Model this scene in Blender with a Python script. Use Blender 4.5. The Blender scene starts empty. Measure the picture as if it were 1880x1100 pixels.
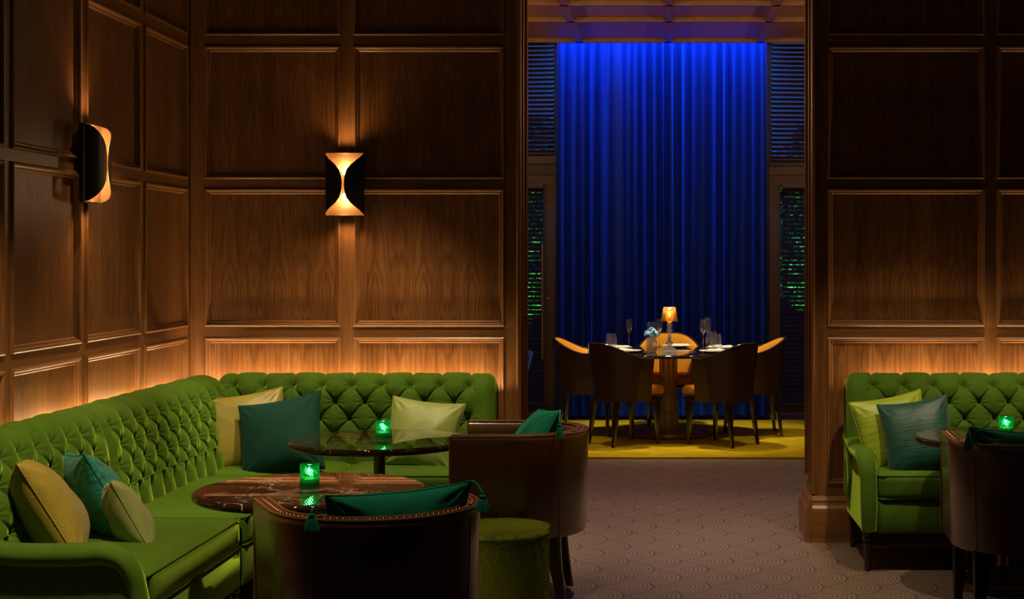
import bpy, bmesh, math, random
import numpy as np
from mathutils import Vector, Matrix, Euler
random.seed(7); np.random.seed(7)
PI = math.pi
R = math.radians
scn = bpy.context.scene
C = scn.collection

# ------------------------------------------------------------------ camera, world, exposure, lights
H = 1.57                      # camera height
FPX = 2850.0                  # focal length in pixels of the 1880 wide frame
cam_d = bpy.data.cameras.new('camera')
cam = bpy.data.objects.new('camera', cam_d); C.objects.link(cam)
cam.location = (0, 0, H); cam.rotation_euler = (PI/2, 0, 0)
cam_d.sensor_width = 36; cam_d.lens = FPX/1880*36
cam_d.shift_x = (940-1227)/1880; cam_d.shift_y = -(550-471)/1880
cam_d.clip_start = 0.05; cam_d.clip_end = 200
scn.camera = cam
scn.view_settings.view_transform = 'Standard'; scn.view_settings.look = 'None'
scn.view_settings.exposure = 0.0; scn.view_settings.gamma = 1.0
scn.view_settings.use_curve_mapping = False

world = bpy.data.worlds.new('night_sky'); scn.world = world; world.use_nodes = True
wb = world.node_tree.nodes['Background']
wb.inputs[0].default_value = (0.03, 0.085, 0.30, 1); wb.inputs[1].default_value = 0.8

WARM = (1.0, 0.74, 0.48); AMBER = (1.0, 0.50, 0.19)
def spot(name, loc, target, power, size_deg, blend=0.6, color=WARM, rad=0.04):
    l = bpy.data.lights.new(name, 'SPOT'); l.energy = power; l.spot_size = R(size_deg); l.spot_blend = blend
    l.color = color; l.shadow_soft_size = rad
    o = bpy.data.objects.new(name, l); C.objects.link(o); o.location = loc
    d = Vector(target)-Vector(loc); o.rotation_euler = d.to_track_quat('-Z', 'Y').to_euler(); return o
def area(name, loc, direction, power, sx, sy, color, xaxis=None, spread=180):
    l = bpy.data.lights.new(name, 'AREA'); l.shape = 'RECTANGLE'; l.size = sx; l.size_y = sy; l.energy = power
    l.color = color; l.spread = R(spread)
    o = bpy.data.objects.new(name, l); C.objects.link(o)
    z = -Vector(direction).normalized(); x = Vector(xaxis or (1,0,0)); x = (x - z*x.dot(z)).normalized(); y = z.cross(x)
    m = Matrix((x, y, z)).transposed().to_4x4(); m.translation = Vector(loc); o.matrix_world = m; return o
def point(name, loc, power, color, rad=0.01, parent=None):
    l = bpy.data.lights.new(name, 'POINT'); l.energy = power; l.color = color; l.shadow_soft_size = rad
    o = bpy.data.objects.new(name, l); C.objects.link(o); o.location = loc
    if parent: o.parent = parent
    return o

CEIL = 3.62
# downlights of the lounge
spot('downlight', (-1.35, 7.30, CEIL-.05), (-1.62, 8.05, .6), 290, 46, .6)
spot('downlight', (-1.60, 4.55, CEIL-.05), (-2.00, 5.65, .5), 360, 50, .7)
spot('downlight', (-1.05, 4.70, CEIL-.05), (-.95, 4.9, .8), 110, 40, .8)
spot('downlight', (-1.80, 6.90, CEIL-.05), (-2.30, 7.15, .6), 170, 46, .8)
spot('downlight', (-.62, 6.20, CEIL-.05), (-.70, 6.70, .4), 90, 34, .8)
spot('downlight', (1.35, 6.90, CEIL-.05), (1.30, 7.80, .3), 185, 50, .5)
spot('downlight', (2.2, 6.9, CEIL-.05), (2.2, 7.9, .5), 130, 46, .6)
spot('downlight', (-.75, 9.35, CEIL-.05), (-.50, 9.0, 0), 130, 56, .9)
spot('downlight', (.75, 9.35, CEIL-.05), (.60, 8.9, 0), 130, 56, .9)
spot('downlight', (0.20, 7.0, CEIL-.05), (0.15, 7.6, 0), 200, 54, .9)
spot('downlight', (0, 10.7, CEIL-.10), (0, 10.4, 0), 170, 76, .9)
# downlights over the dining table
spot('downlight', (0.0, 13.2, CEIL-.08), (0, 13.45, .7), 520, 54, .7, (1, .84, .60), .10)
spot('downlight', (-1.1, 12.7, CEIL-.08), (-.6, 13.1, .3), 150, 58, .8, (1, .80, .52), .10)
spot('downlight', (1.1, 12.7, CEIL-.08), (.6, 13.1, .3), 150, 58, .8, (1, .80, .52), .10)
# LED strips behind the banquettes, hidden by their backs, shining up the panelling
LED = (1.0, .67, .36)
area('led_strip', (-1.76, 8.500, .845), (0, .30, 1), 8.5, 1.62, .02, LED)
area('led_strip', (2.32, 8.500, .845), (0, .30, 1), 11, 2.5, .02, LED)
area('led_strip', (-2.588, 7.40, .845), (-.30, 0, 1), 8, 2.1, .02, LED, (-.0224,1,0))
area('led_strip', (-2.556, 5.60, .845), (-.22, 0, 1), 6, 1.4, .02, LED, (-.0224,1,0))
# added fill lights: weak warm one under the lounge ceiling, three for the coffers
area('lounge_fill', (-.4, 4.6, CEIL-.03), (0, .25, -1), 2, 4.0, 1.5, (1, .72, .45))
area('coffer_fill', (0, 8.96, 3.28), (0, 1, .46), 40, 3.0, .03, (1, .66, .36))  # added light above the opening, warms the dark dining ceiling
area('coffer_side_fill', (-3.1, 11.4, 2.95), (.75, 0, 1), 70, 4.0, .03, (1, .62, .30), (0,1,0))  # added pair along the dining walls, evens out the ceiling brightness
area('coffer_side_fill', (3.1, 11.4, 2.95), (-.75, 0, 1), 70, 4.0, .03, (1, .62, .30), (0,1,0))
# blue LED wash in the slot above the curtain
area('curtain_led', (-.06, 14.82, 3.92), (0, .03, -1), 55, 2.1, .03, (0.01, .17, 1.0), spread=75)

# ------------------------------------------------------------------ helpers
def link(name, me, mats=None, parent=None, loc=None, rot=None):
    o = bpy.data.objects.new(name, me); C.objects.link(o)
    for m in (mats if isinstance(mats, (list, tuple)) else [mats]):
        if m: me.materials.append(m)
    if parent: o.parent = parent
    if loc is not None: o.location = loc
    if rot is not None: o.rotation_euler = rot
    return o
def mk(name, vs, fs, mats=None, parent=None, smooth=True, loc=None, rot=None, mi=None, autosm=None):
    me = bpy.data.meshes.new(name); me.from_pydata([tuple(v) for v in vs], [], [tuple(f) for f in fs])
    if mi is not None: me.polygons.foreach_set('material_index', mi)
    me.polygons.foreach_set('use_smooth', [smooth]*len(fs)); me.update()
    if autosm: me.set_sharp_from_angle(angle=R(autosm))
    return link(name, me, mats, parent, loc, rot)
def thing(name, label, cat, loc=(0,0,0), rotz=0, group=None):
    o = bpy.data.objects.new(name, None); C.objects.link(o); o.location = loc; o.rotation_euler = (0,0,rotz)
    o.empty_display_size = .1
    o['label'] = label; o['category'] = cat
    if group: o['group'] = group
    return o
def tag(o, label, cat, group=None):
    o['label'] = label; o['category'] = cat
    if group: o['group'] = group
    return o
def struct(o): o['kind'] = 'structure'; return o
def copy_tree(o, parent=None):
    c = o.copy(); C.objects.link(c)
    if parent: c.parent = parent
    for ch in list(kids.get(o.name, [])) or [x for x in bpy.data.objects if x.parent == o]: copy_tree(ch, c)
    return c
kids = {}
class G:
    """collects geometry for one mesh"""
    def __init__(s): s.v = []; s.f = []; s.m = []
    def add(s, vs, fs, m=0, M=None):
        n = len(s.v)
        s.v += [tuple(M @ Vector(v)) if M is not None else tuple(v) for v in vs]
        s.f += [tuple(i+n for i in f) for f in fs]; s.m += [m]*len(fs); return s
    def box(s, x0,x1,y0,y1,z0,z1, m=0, bev=0, seg=2, M=None):
        if bev <= 0:
            vs = [(x,y,z) for x in (x0,x1) for y in (y0,y1) for z in (z0,z1)]
            return s.add(vs, [(0,1,3,2),(4,6,7,5),(0,4,5,1),(2,3,7,6),(0,2,6,4),(1,5,7,3)], m, M)
        bm = bmesh.new(); bmesh.ops.create_cube(bm, size=1)
        for v in bm.verts: v.co = Vector(((x0+x1)/2+v.co.x*(x1-x0), (y0+y1)/2+v.co.y*(y1-y0), (z0+z1)/2+v.co.z*(z1-z0)))
        bmesh.ops.bevel(bm, geom=bm.edges[:]+bm.verts[:], offset=bev, segments=seg, affect='EDGES', profile=.5)
        s.bm(bm, m, M); return s
    def bm(s, bm, m=0, M=None):
        bm.verts.ensure_lookup_table(); bm.verts.index_update()
        s.add([v.co[:] for v in bm.verts], [[v.index for v in f.verts] for f in bm.faces], m, M); bm.free(); return s
    def lathe(s, prof, seg=32, m=0, M=None, cap=True):
        vs = []; fs = []; n = len(prof)
        for i in range(seg):
            a = 2*PI*i/seg
            for (r, z) in prof: vs.append((r*math.cos(a), r*math.sin(a), z))
        for i in range(seg):
            j = (i+1) % seg
            for k in range(n-1): fs.append((i*n+k, j*n+k, j*n+k+1, i*n+k+1))
        if cap:
            if prof[0][0] > 1e-5: fs.append(tuple(i*n for i in range(seg))[::-1])
            if prof[-1][0] > 1e-5: fs.append(tuple(i*n+n-1 for i in range(seg)))
        return s.add(vs, fs, m, M)
    def grid(s, P, m=0, closeu=False, closev=False, M=None, flip=False):
        nu, nv = P.shape[:2]; vs = P.reshape(-1, 3).tolist(); fs = []
        for i in range(nu if closeu else nu-1):
            i2 = (i+1) % nu
            for j in range(nv if closev else nv-1):
                j2 = (j+1) % nv
                q = (i*nv+j, i2*nv+j, i2*nv+j2, i*nv+j2)
                fs.append(q[::-1] if flip else q)
        return s.add(vs, fs, m, M)
    def tube(s, pts, r, seg=8, m=0, closed=False, cap=True, sx=1.0, up=(0,0,1)):
        pts = [Vector(p) for p in pts]; n = len(pts); vs = []; fs = []
        rr = r if hasattr(r, '__len__') else [r]*n
        prev = None
        for i, p in enumerate(pts):
            if closed: t = (pts[(i+1)%n]-pts[i-1])
            else: t = pts[min(i+1,n-1)]-pts[max(i-1,0)]
            t.normalize()
            if prev is None:
                a = Vector(up)
                if abs(a.dot(t)) > .95: a = Vector((1,0,0))
                x = (a - t*a.dot(t)).normalized()
            else: x = (prev - t*prev.dot(t)).normalized()
            prev = x; y = t.cross(x)
            for k in range(seg):
                an = 2*PI*k/seg; vs.append(p + x*math.cos(an)*rr[i] + y*math.sin(an)*rr[i]*sx)
        for i in range(n if closed else n-1):
            j = (i+1) % n
            for k in range(seg):
                k2 = (k+1) % seg; fs.append((i*seg+k, i*seg+k2, j*seg+k2, j*seg+k))
        if cap and not closed:
            fs.append(tuple(range(seg))[::-1]); fs.append(tuple((n-1)*seg+k for k in range(seg)))
        return s.add(vs, fs, m)
    def loft(s, secs, m=0):
        n = len(secs[0]); vs = [p for q in secs for p in q]; fs = []
        for i in range(len(secs)-1):
            for k in range(n):
                k2 = (k+1) % n; fs.append((i*n+k, i*n+k2, (i+1)*n+k2, (i+1)*n+k))
        fs.append(tuple(range(n))[::-1]); fs.append(tuple((len(secs)-1)*n+k for k in range(n)))
        return s.add(vs, fs, m)
    def obj(s, name, mats, parent=None, smooth=True, loc=None, rot=None, autosm=27):
        return mk(name, s.v, s.f, mats, parent, smooth, loc, rot, s.m, autosm if smooth else None)

# ------------------------------------------------------------------ materials
class N:
    def __init__(s, name):
        s.mat = bpy.data.materials.new(name); s.mat.use_nodes = True; s.t = s.mat.node_tree; s.n = s.t.nodes; s.l = s.t.links
        s.b = s.n['Principled BSDF']; s.out = s.n['Material Output']
    def new(s, t, **k):
        n = s.n.new(t)
        for a, v in k.items(): setattr(n, a, v)
        return n
    def put(s, sock, v):
        if isinstance(v, bpy.types.NodeSocket): s.l.new(v, sock)
        elif isinstance(v, (tuple, list)) and len(v) == 3 and sock.type == 'RGBA': sock.default_value = (*v, 1)
        else: sock.default_value = v
    def math(s, op, a, b=None, c=None, clamp=False):
        n = s.new('ShaderNodeMath', operation=op, use_clamp=clamp); s.put(n.inputs[0], a)
        if b is not None: s.put(n.inputs[1], b)
        if c is not None: s.put(n.inputs[2], c)
        return n.outputs[0]
    def co(s, scale=(1,1,1), rot=(0,0,0), loc=(0,0,0)):
        tc = s.new('ShaderNodeTexCoord'); mp = s.new('ShaderNodeMapping')
        s.l.new(tc.outputs['Object'], mp.inputs[0]); mp.inputs['Scale'].default_value = scale
        mp.inputs['Rotation'].default_value = rot; mp.inputs['Location'].default_value = loc; return mp.outputs[0]
    def noise(s, vec, scale=5, detail=4, rough=.5, dist=0):
        n = s.new('ShaderNodeTexNoise'); s.l.new(vec, n.inputs['Vector']); n.inputs['Scale'].default_value = scale
        n.inputs['Detail'].default_value = detail; n.inputs['Roughness'].default_value = rough; n.inputs['Distortion'].default_value = dist
        return n.outputs[0]
    def ramp(s, fac, stops):
        n = s.new('ShaderNodeValToRGB'); s.l.new(fac, n.inputs[0]); e = n.color_ramp.elements
        e[0].position, e[0].color = stops[0][0], (*stops[0][1], 1); e[1].position, e[1].color = stops[-1][0], (*stops[-1][1], 1)
        for p, c in stops[1:-1]: x = e.new(p); x.color = (*c, 1)
        return n.outputs[0]
    def mix(s, fac, a, b, mode='MIX'):
        n = s.new('ShaderNodeMix', data_type='RGBA', blend_type=mode); s.put(n.inputs[0], fac); s.put(n.inputs[6], a); s.put(n.inputs[7], b); return n.outputs[2]
    def bump(s, h, strength=.3, dist=.01):
        n = s.new('ShaderNodeBump'); n.inputs['Strength'].default_value = strength; n.inputs['Distance'].default_value = dist
        s.l.new(h, n.inputs['Height']); s.l.new(n.outputs[0], s.b.inputs['Normal'])
    def set(s, **k):
        for a, v in k.items(): s.put(s.b.inputs[a.replace('_', ' ')], v)
        return s
def simple(name, col, rough=.5, metal=0, **k):
    n = N(name); n.set(Base_Color=col, Roughness=rough, Metallic=metal, **k)
    v = n.noise(n.co(), 40, 3); c = n.mix(v, tuple(x*.86 for x in col), tuple(min(1, x*1.12) for x in col)); n.put(n.b.inputs['Base Color'], c)
    return n.mat

def wood(name, horizontal=False, cathedral=False, tint=1.0, rough=.36):
    n = N(name)
    d = (.088, .031, .0065); a = (.175, .069, .017); l = (.29, .130, .040)
    d, a, l = [tuple(c*tint for c in q) for q in (d, a, l)]
    tc = n.new('ShaderNodeTexCoord'); sp = n.new('ShaderNodeSeparateXYZ'); n.l.new(tc.outputs['Object'], sp.inputs[0])
    X, Y, Z = sp.outputs
    if horizontal: X, Z = Z, X
    # across = distance across the grain, along = distance along it
    across = n.math('ADD', X, Y)
    if cathedral:
        leaf = n.math('PINGPONG', across, .134)
        cb = n.new('ShaderNodeCombineXYZ'); n.put(cb.inputs[0], leaf); n.put(cb.inputs[2], n.math('MULTIPLY', Z, .16))
        w = n.noise(cb.outputs[0], 7, 2, .5)
        rings = n.math('MULTIPLY_ADD', w, 26.0, n.math('MULTIPLY', leaf, 60.0))
        rings = n.math('ADD', rings, n.math('MULTIPLY', Z, .8))
        fr = n.math('PINGPONG', rings, 1.0)
        g = n.math('POWER', fr, 1.3)
    else:
        cb = n.new('ShaderNodeCombineXYZ'); n.put(cb.inputs[0], across); n.put(cb.inputs[2], n.math('MULTIPLY', Z, .06))
        g = n.noise(cb.outputs[0], 46, 4, .6)
    cb2 = n.new('ShaderNodeCombineXYZ'); n.put(cb2.inputs[0], n.math('ADD', X, Y)); n.put(cb2.inputs[2], n.math('MULTIPLY', Z, .025))
    fine = n.noise(cb2.outputs[0], 210, 3, .7)
    broad = n.noise(cb2.outputs[0], 13, 3, .6)
    f = n.math('ADD', n.math('MULTIPLY', g, .13 if cathedral else .30), n.math('MULTIPLY', fine, .50))
    f = n.math('ADD', f, n.math('MULTIPLY', broad, .42 if cathedral else .36))
    col = n.ramp(f, [(.34, d), (.50, a), (.70, l)])
    n.put(n.b.inputs['Base Color'], col); n.set(Roughness=rough)
    n.b.inputs['Coat Weight'].default_value = .12; n.b.inputs['Coat Roughness'].default_value = .3
    n.bump(fine, .05, .002); return n.mat
W_V = wood('walnut_vertical'); W_H = wood('walnut_horizontal', True); W_P = wood('walnut_veneer', False, True)
W_D = wood('dark_stained_wood', tint=.16, rough=.25)
W_B = wood('walnut_base', tint=.8, rough=.4)
W_C = wood('ceiling_veneer', True, tint=1.15, rough=.5)
W_CT = wood('ceiling_beam_wood', tint=.9, rough=.5)

def velvet(name, col, sheen=.9, tint=None, rough=.85, wr=0.0, spec=.3, sheenrough=.35):
    n = N(name)
    v = n.noise(n.co(), 6, 5, .6, .6); w = n.noise(n.co(), 320, 2, .5)
    c = n.mix(v, tuple(x*.72 for x in col), tuple(min(1, x*1.28) for x in col))
    n.put(n.b.inputs['Base Color'], c); n.set(Roughness=rough, Sheen_Weight=sheen, Sheen_Roughness=sheenrough)
    n.put(n.b.inputs['Sheen Tint'], tint or tuple(min(1, x*2.6+.05) for x in col)); n.b.inputs['Specular IOR Level'].default_value = spec
    n.bump(n.math('ADD', n.math('MULTIPLY', w, .4), n.math('MULTIPLY', v, .6 + wr)), .22, .004); return n.mat
V_GREEN = velvet('olive_velvet', (.062, .146, .0035), 1.0, (.50, .80, .06))
V_CURT = velvet('royal_blue_velvet', (.003, .028, .20), 1.0, (.03, .20, 1.0), .7, sheenrough=.22)
V_MUST = velvet('mustard_velvet', (.50, .215, .008), .35, (1, .6, .15))
V_EMER = velvet('emerald_velvet', (.0, .21, .105), .6, (.1, .8, .5))
V_TEAL = velvet('dark_teal_velvet', (.002, .050, .030), .4, (.06, .45, .36))
V_BLUE = velvet('blue_velvet', (.01, .025, .18), .5, (.1, .3, .9))
def satin(name, c1, c2, rough=.42, scale=5, stretch=(1,1,1), bs=.35, fine=0, metal=.0):
    n = N(name); v = n.noise(n.co(stretch), scale, 7, .65, .8); g = n.noise(n.co(), 260, 2)
    h = n.math('ADD', v, n.math('MULTIPLY', g, .25+fine))
    n.put(n.b.inputs['Base Color'], n.ramp(h, [(.42, c1), (.80, c2)])); n.set(Roughness=rough, Sheen_Weight=.15, Metallic=metal)
    n.bump(h, bs, .008); return n.mat
S_GOLD = satin('gold_olive_satin', (.12, .085, .006), (.40, .31, .035), .38, 6, (1,1,1), .4, .5)
S_CHAMP = satin('champagne_gold_satin', (.25, .20, .022), (.44, .39, .07), .42, 4)
S_SAGE = satin('sage_satin', (.15, .18, .035), (.33, .37, .11), .42, 7, (1,1,1), .3, .4)
S_OLIVE = satin('olive_crushed_satin', (.12, .19, .02), (.33, .43, .09), .36, 9, (1,1,1), .3, .5)
S_LIME = satin('lime_slub_silk', (.22, .33, .01), (.42, .56, .03), .4, 5, (1,1,14), .35)
S_TEALC = satin('teal_crinkled_silk', (.0, .085, .06), (.0, .40, .28), .26, 9, (2.5,2.5,7), 1.0)
S_TEALS = satin('teal_slub_silk', (.001, .045, .028), (.005, .095, .060), .42, 5, (1,1,16), .35)

def leather(name, col, rough=.36):
    n = N(name); v = n.noise(n.co(), 9, 5, .6); g = n.noise(n.co(), 150, 3)
    n.put(n.b.inputs['Base Color'], n.mix(v, tuple(x*.7 for x in col), tuple(x*1.35 for x in col)))
    n.set(Roughness=n.math('MULTIPLY_ADD', v, .12, rough-.06)); n.b.inputs['Coat Weight'].default_value = 1.0; n.b.inputs['Coat Roughness'].default_value = .24; n.b.inputs['Coat IOR'].default_value = 1.55
    n.bump(n.math('ADD', n.math('MULTIPLY', v, .8), n.math('MULTIPLY', g, .25)), .12, .003); return n.mat
L_BROWN = leather('dark_brown_leather', (.105, .034, .005))
L_OLIVE = leather('brown_lining_leather', (.085, .042, .006), .34)
L_TRIM = leather('bronze_leather_trim', (.20, .085, .022), .34)
def ebony(name, col=(.018,.008,.003)):
    n = N(name); v = n.noise(n.co((1,1,.06)), 60, 4); n.put(n.b.inputs['Base Color'], n.mix(v, tuple(x*.5 for x in col), tuple(x*1.9 for x in col)))
    n.set(Roughness=.16); n.b.inputs['Coat Weight'].default_value = 1; n.b.inputs['Coat Roughness'].default_value = .08; return n.mat
EBONY = ebony('lacquered_ebony_veneer', (.022, .011, .003)); BLACKW = ebony('black_lacquered_wood', (.009, .005, .003))
def marble(name, base, vein, rough=.012, vs=4.0):
    n = N(name); c = n.co(); d1 = n.noise(c, vs, 6, .6, 1.6)
    a = n.math('ABSOLUTE', n.math('SUBTRACT', d1, .5)); m1 = n.math('SUBTRACT', 1, n.math('MULTIPLY', a, 75), clamp=True)
    msk = n.noise(n.co(loc=(3,1,2)), 4, 2); m1 = n.math('MULTIPLY', m1, n.math('MULTIPLY', n.math('SUBTRACT', msk, .46, clamp=True), 6, clamp=True))
    cl = n.noise(c, 7, 4); n.put(n.b.inputs['Base Color'], n.mix(m1, n.mix(cl, tuple(x*.7 for x in base), tuple(x*1.3 for x in base)), vein))
    n.set(Roughness=rough, IOR=1.42); n.b.inputs['Coat Weight'].default_value = .0; n.b.inputs['Coat Roughness'].default_value = .01; return n.mat
MARBLE = marble('dark_emperador_marble', (.020, .009, .005), (.75, .66, .55))
MARBLE_G = marble('bronze_marble', (.024, .016, .005), (.28, .20, .08))
MARBLE_K = marble('black_marble', (.008, .006, .004), (.10, .08, .06), .05)
BRONZE = simple('dark_bronze', (.20, .105, .045), .30, .9)
BRONZE_D = simple('blackened_bronze', (.020, .019, .012), .38, .7)
BRASS = simple('antique_brass_nail', (.22, .10, .05), .25, .9)
PEW = simple('aged_brass_column', (.26, .19, .09), .34, .8)
GOLDIN = simple('gold_leaf_lining', (.46, .27, .11), .5, .2)
FRAME = simple('taupe_painted_frame', (.085, .052, .036), .55)
FRAME_D = simple('dark_bronze_frame', (.030, .017, .011), .5)
SLAT = simple('dark_maroon_slat', (.030, .010, .008), .42)
STEEL = simple('bronzed_steel', (.34, .23, .18), .35, .7)
CHINA = simple('ivory_porcelain', (.72, .70, .62), .2)
LINEN = simple('ivory_linen', (.66, .63, .53), .8)
CUTL = simple('polished_cutlery', (.6, .58, .52), .15, 1)
PLASTER = simple('dark_plaster', (.05, .03, .02), .8)
WAX = simple('candle_wax', (.8, .7, .5), .5)
SOIL = simple('dark_soil', (.01, .012, .008), .9)
def glass(name, col=(1,1,1), rough=.0, through=.35, bump=0):
    n = N(name); n.set(Base_Color=col, Roughness=rough, IOR=1.5); n.b.inputs['Transmission Weight'].default_value = 1
    if bump: n.bump(n.noise(n.co(), 90, 2), bump, .004)
    tr = n.new('ShaderNodeBsdfTransparent'); tr.inputs[0].default_value = (*col, 1)
    mx = n.new('ShaderNodeMixShader'); mx.inputs[0].default_value = through
    n.l.new(n.b.outputs[0], mx.inputs[1]); n.l.new(tr.outputs[0], mx.inputs[2]); n.l.new(mx.outputs[0], n.out.inputs[0]); return n.mat

PANE = glass('window_glass', (.9,.95,.95), 0, .9)

GGREEN2 = glass('deep_green_cut_glass', (.02, .42, .25), .03, .25, .5)

def glow_glass(name, col, tl, rough=.05, wt=.35, bump=.5):
    m = glass(name, col, rough, .3, bump); t = m.node_tree; out = t.nodes['Material Output']; src = out.inputs[0].links[0].from_socket
    tr = t.nodes.new('ShaderNodeBsdfTranslucent'); tr.inputs[0].default_value = (*tl, 1); mx = t.nodes.new('ShaderNodeMixShader'); mx.inputs[0].default_value = wt
    t.links.new(src, mx.inputs[1]); t.links.new(tr.outputs[0], mx.inputs[2]); t.links.new(mx.outputs[0], out.inputs[0]); return m
def emit(name, col, s):
    n = N(name); n.set(Base_Color=col, Emission_Color=col); n.b.inputs['Emission Strength'].default_value = s; return n.mat
GGREEN = glow_glass('green_cut_glass', (.06, .85, .36), (.005, .45, .16), .04, .12, 1.0)
GLASS = glow_glass('clear_glass', (.97,.98,1), (.75,.78,.82), 0, .025, 0)
CRYST = glow_glass('crystal', (.98,.98,.98), (.8,.78,.72), .02, .22, .2)
AMBERG = glow_glass('amber_cup_glass', (.95, .72, .38), (.8, .5, .2), .05, .35, .3)
FLAME = emit('candle_flame', (1, .72, .32), 38); BULB = emit('warm_bulb', (1, .72, .42), 9); FLAME_L = emit('lamp_flame', (1, .78, .45), 45)

def floor_mat():
    n = N('scalloped_taupe_carpet'); tc = n.new('ShaderNodeTexCoord'); sp = n.new('ShaderNodeSeparateXYZ'); n.l.new(tc.outputs['Object'], sp.inputs[0])
    v, u = sp.outputs[0], sp.outputs[1]      # scallops open towards -x, rows run in depth
    Rr, s = .205, .135
    k0 = n.math('FLOOR', n.math('DIVIDE', v, s))
    def cand(K):
        m = n.math('SUBTRACT', k0, K); cv = n.math('MULTIPLY', m, s)
        off = n.math('MULTIPLY', n.math('MODULO', n.math('ADD', m, 1000), 2), Rr)
        uu = n.math('SUBTRACT', u, off); ui = n.math('ROUND', n.math('DIVIDE', uu, 2*Rr)); du = n.math('SUBTRACT', uu, n.math('MULTIPLY', ui, 2*Rr))
        dv = n.math('SUBTRACT', v, cv)
        return n.math('SQRT', n.math('ADD', n.math('MULTIPLY', du, du), n.math('MULTIPLY', dv, dv)))
    d1, d0, dm = cand(1), cand(0), cand(-1)
    def sel(c, a, b): # c?a:b
        return n.math('ADD', n.math('MULTIPLY', c, a), n.math('MULTIPLY', n.math('SUBTRACT', 1, c), b))
    d = sel(n.math('LESS_THAN', d1, Rr), d1, sel(n.math('LESS_THAN', d0, Rr), d0, dm))
    ring = n.math('PINGPONG', n.math('MULTIPLY', d, 2*9.5/Rr), 1.0)
    ring = n.math('SMOOTH_MIN', n.math('MULTIPLY', ring, 1.7), 1.0, .3)
    edge = n.math('GREATER_THAN', d, Rr*.965)
    ring = n.math('MULTIPLY', ring, n.math('SUBTRACT', 1, n.math('MULTIPLY', edge, .8)))
    nz = n.noise(n.co(), 2.2, 5, .6); nf = n.noise(n.co(), 240, 2)
    col = n.mix(ring, (.085, .058, .044), (.23, .170, .130))
    col = n.mix(n.math('MULTIPLY', nz, .7), col, n.mix(ring, (.070, .047, .036), (.185, .133, .100)))
    n.put(n.b.inputs['Base Color'], col); n.set(Roughness=.36); n.b.inputs['Specular IOR Level'].default_value = .5
    n.bump(n.math('ADD', ring, n.math('MULTIPLY', nf, .5)), .35, .004); return n.mat
FLOORM = floor_mat()
def rug_mat():
    n = N('mustard_rug_pile'); a = n.noise(n.co((1,2.2,1)), 3, 5, .6, 1.2); b = n.noise(n.co(), 160, 3)
    n.put(n.b.inputs['Base Color'], n.ramp(a, [(.3, (.25, .175, .002)), (.7, (.43, .32, .004))])); n.set(Roughness=.95, Sheen_Weight=.0); n.b.inputs['Specular IOR Level'].default_value = .1
    n.bump(n.math('ADD', a, n.math('MULTIPLY', b, .8)), .5, .01); return n.mat
RUG = rug_mat()

# ------------------------------------------------------------------ panelled walls
PROF = [(0,0),(.002,.009),(.008,.013),(.015,.011),(.020,.003),(.022,-.004),(.027,-.003),(.031,-.008),(.034,-.014)]
def panel_wall(name, u0, u1, z0, z1, cols, rows, thick=.1, loc=(0,0,0), rotz=0, mats=None):
    """local x along the wall, z up, visible face towards -y"""
    g = G(); mats = mats or [W_V, W_H, W_P]
    def quad(a,b,c,d,m): g.add([a,b,c,d], [(0,1,2,3)], m)
    xs = [u0]
    for a,b in cols:
        quad((xs[-1],0,z0),(a,0,z0),(a,0,z1),(xs[-1],0,z1),0); xs.append(b)
    quad((xs[-1],0,z0),(u1,0,z0),(u1,0,z1),(xs[-1],0,z1),0)
    for a,b in cols:
        zs = z0
        for c,d in rows:
            quad((a,0,zs),(b,0,zs),(b,0,c),(a,0,c),1); zs = d
            # mitred moulding rings
            L = [[(a+i,-h,c+i),(b-i,-h,c+i),(b-i,-h,d-i),(a+i,-h,d-i)] for i,h in PROF]
            for k in range(len(L)-1):
                for e in range(4):
                    e2 = (e+1)%4; quad(L[k][e], L[k][e2], L[k+1][e2], L[k+1][e], 1 if e in (0,2) else 0)
            quad(*L[-1], 2)
        quad((a,0,zs),(b,0,zs),(b,0,z1),(a,0,z1),1)
    g.box(u0,u1,.02,thick,z0,z1,0)
    quad((u0,0,z0),(u0,.02,z0),(u0,.02,z1),(u0,0,z1),0); quad((u1,.02,z0),(u1,0,z0),(u1,0,z1),(u1,.02,z1),0)
    return struct(g.obj(name, mats, smooth=False, loc=loc, rot=(0,0,rotz)))
YW = 8.57
ROWS = [(.31,1.125),(1.182,1.947),(1.9955,2.734),(2.788,3.56)]
WT = .34
panel_wall('wall_back', -2.80, -.836, 0, CEIL, [(-2.562,-1.807),(-1.741,-.902)], ROWS, WT-.0, (0,YW,0))
panel_wall('wall_front_right', .812, 3.6, 0, CEIL, [(.875,1.747),(1.810,2.68),(2.743,3.55)], ROWS, WT, (0,YW,0))
# jamb linings of the opening
JR = [(.31,3.16)]
jl = panel_wall('trim_1', 0, WT, 0, 3.2, [(.05,WT-.05)], JR, .022, (-.836+.022,YW,0), PI/2)
jr = panel_wall('trim_2', 0, WT, 0, 3.2, [(.05,WT-.05)], JR, .022, (.812-.022,YW+WT,0), -PI/2)
g = G(); g.box(-.836,.812,YW,YW+WT,3.2,CEIL); struct(g.obj('trim_3', [W_H], smooth=False))
for nm, x0, x1, sgn in (('trim_4', -.842, -.812, 1), ('trim_5', .788, .818, -1)):   # corner beads of the jambs
    g = G()
    g.tube([(x0+.012, YW-.004, .26),(x0+.012, YW-.004, 3.2)], .010, 8); g.tube([((x0+x1)/2+.008*sgn, YW-.001, .26),((x0+x1)/2+.008*sgn, YW-.001, 3.2)], .006, 8)
    struct(g.obj(nm, [W_V]))
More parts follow.
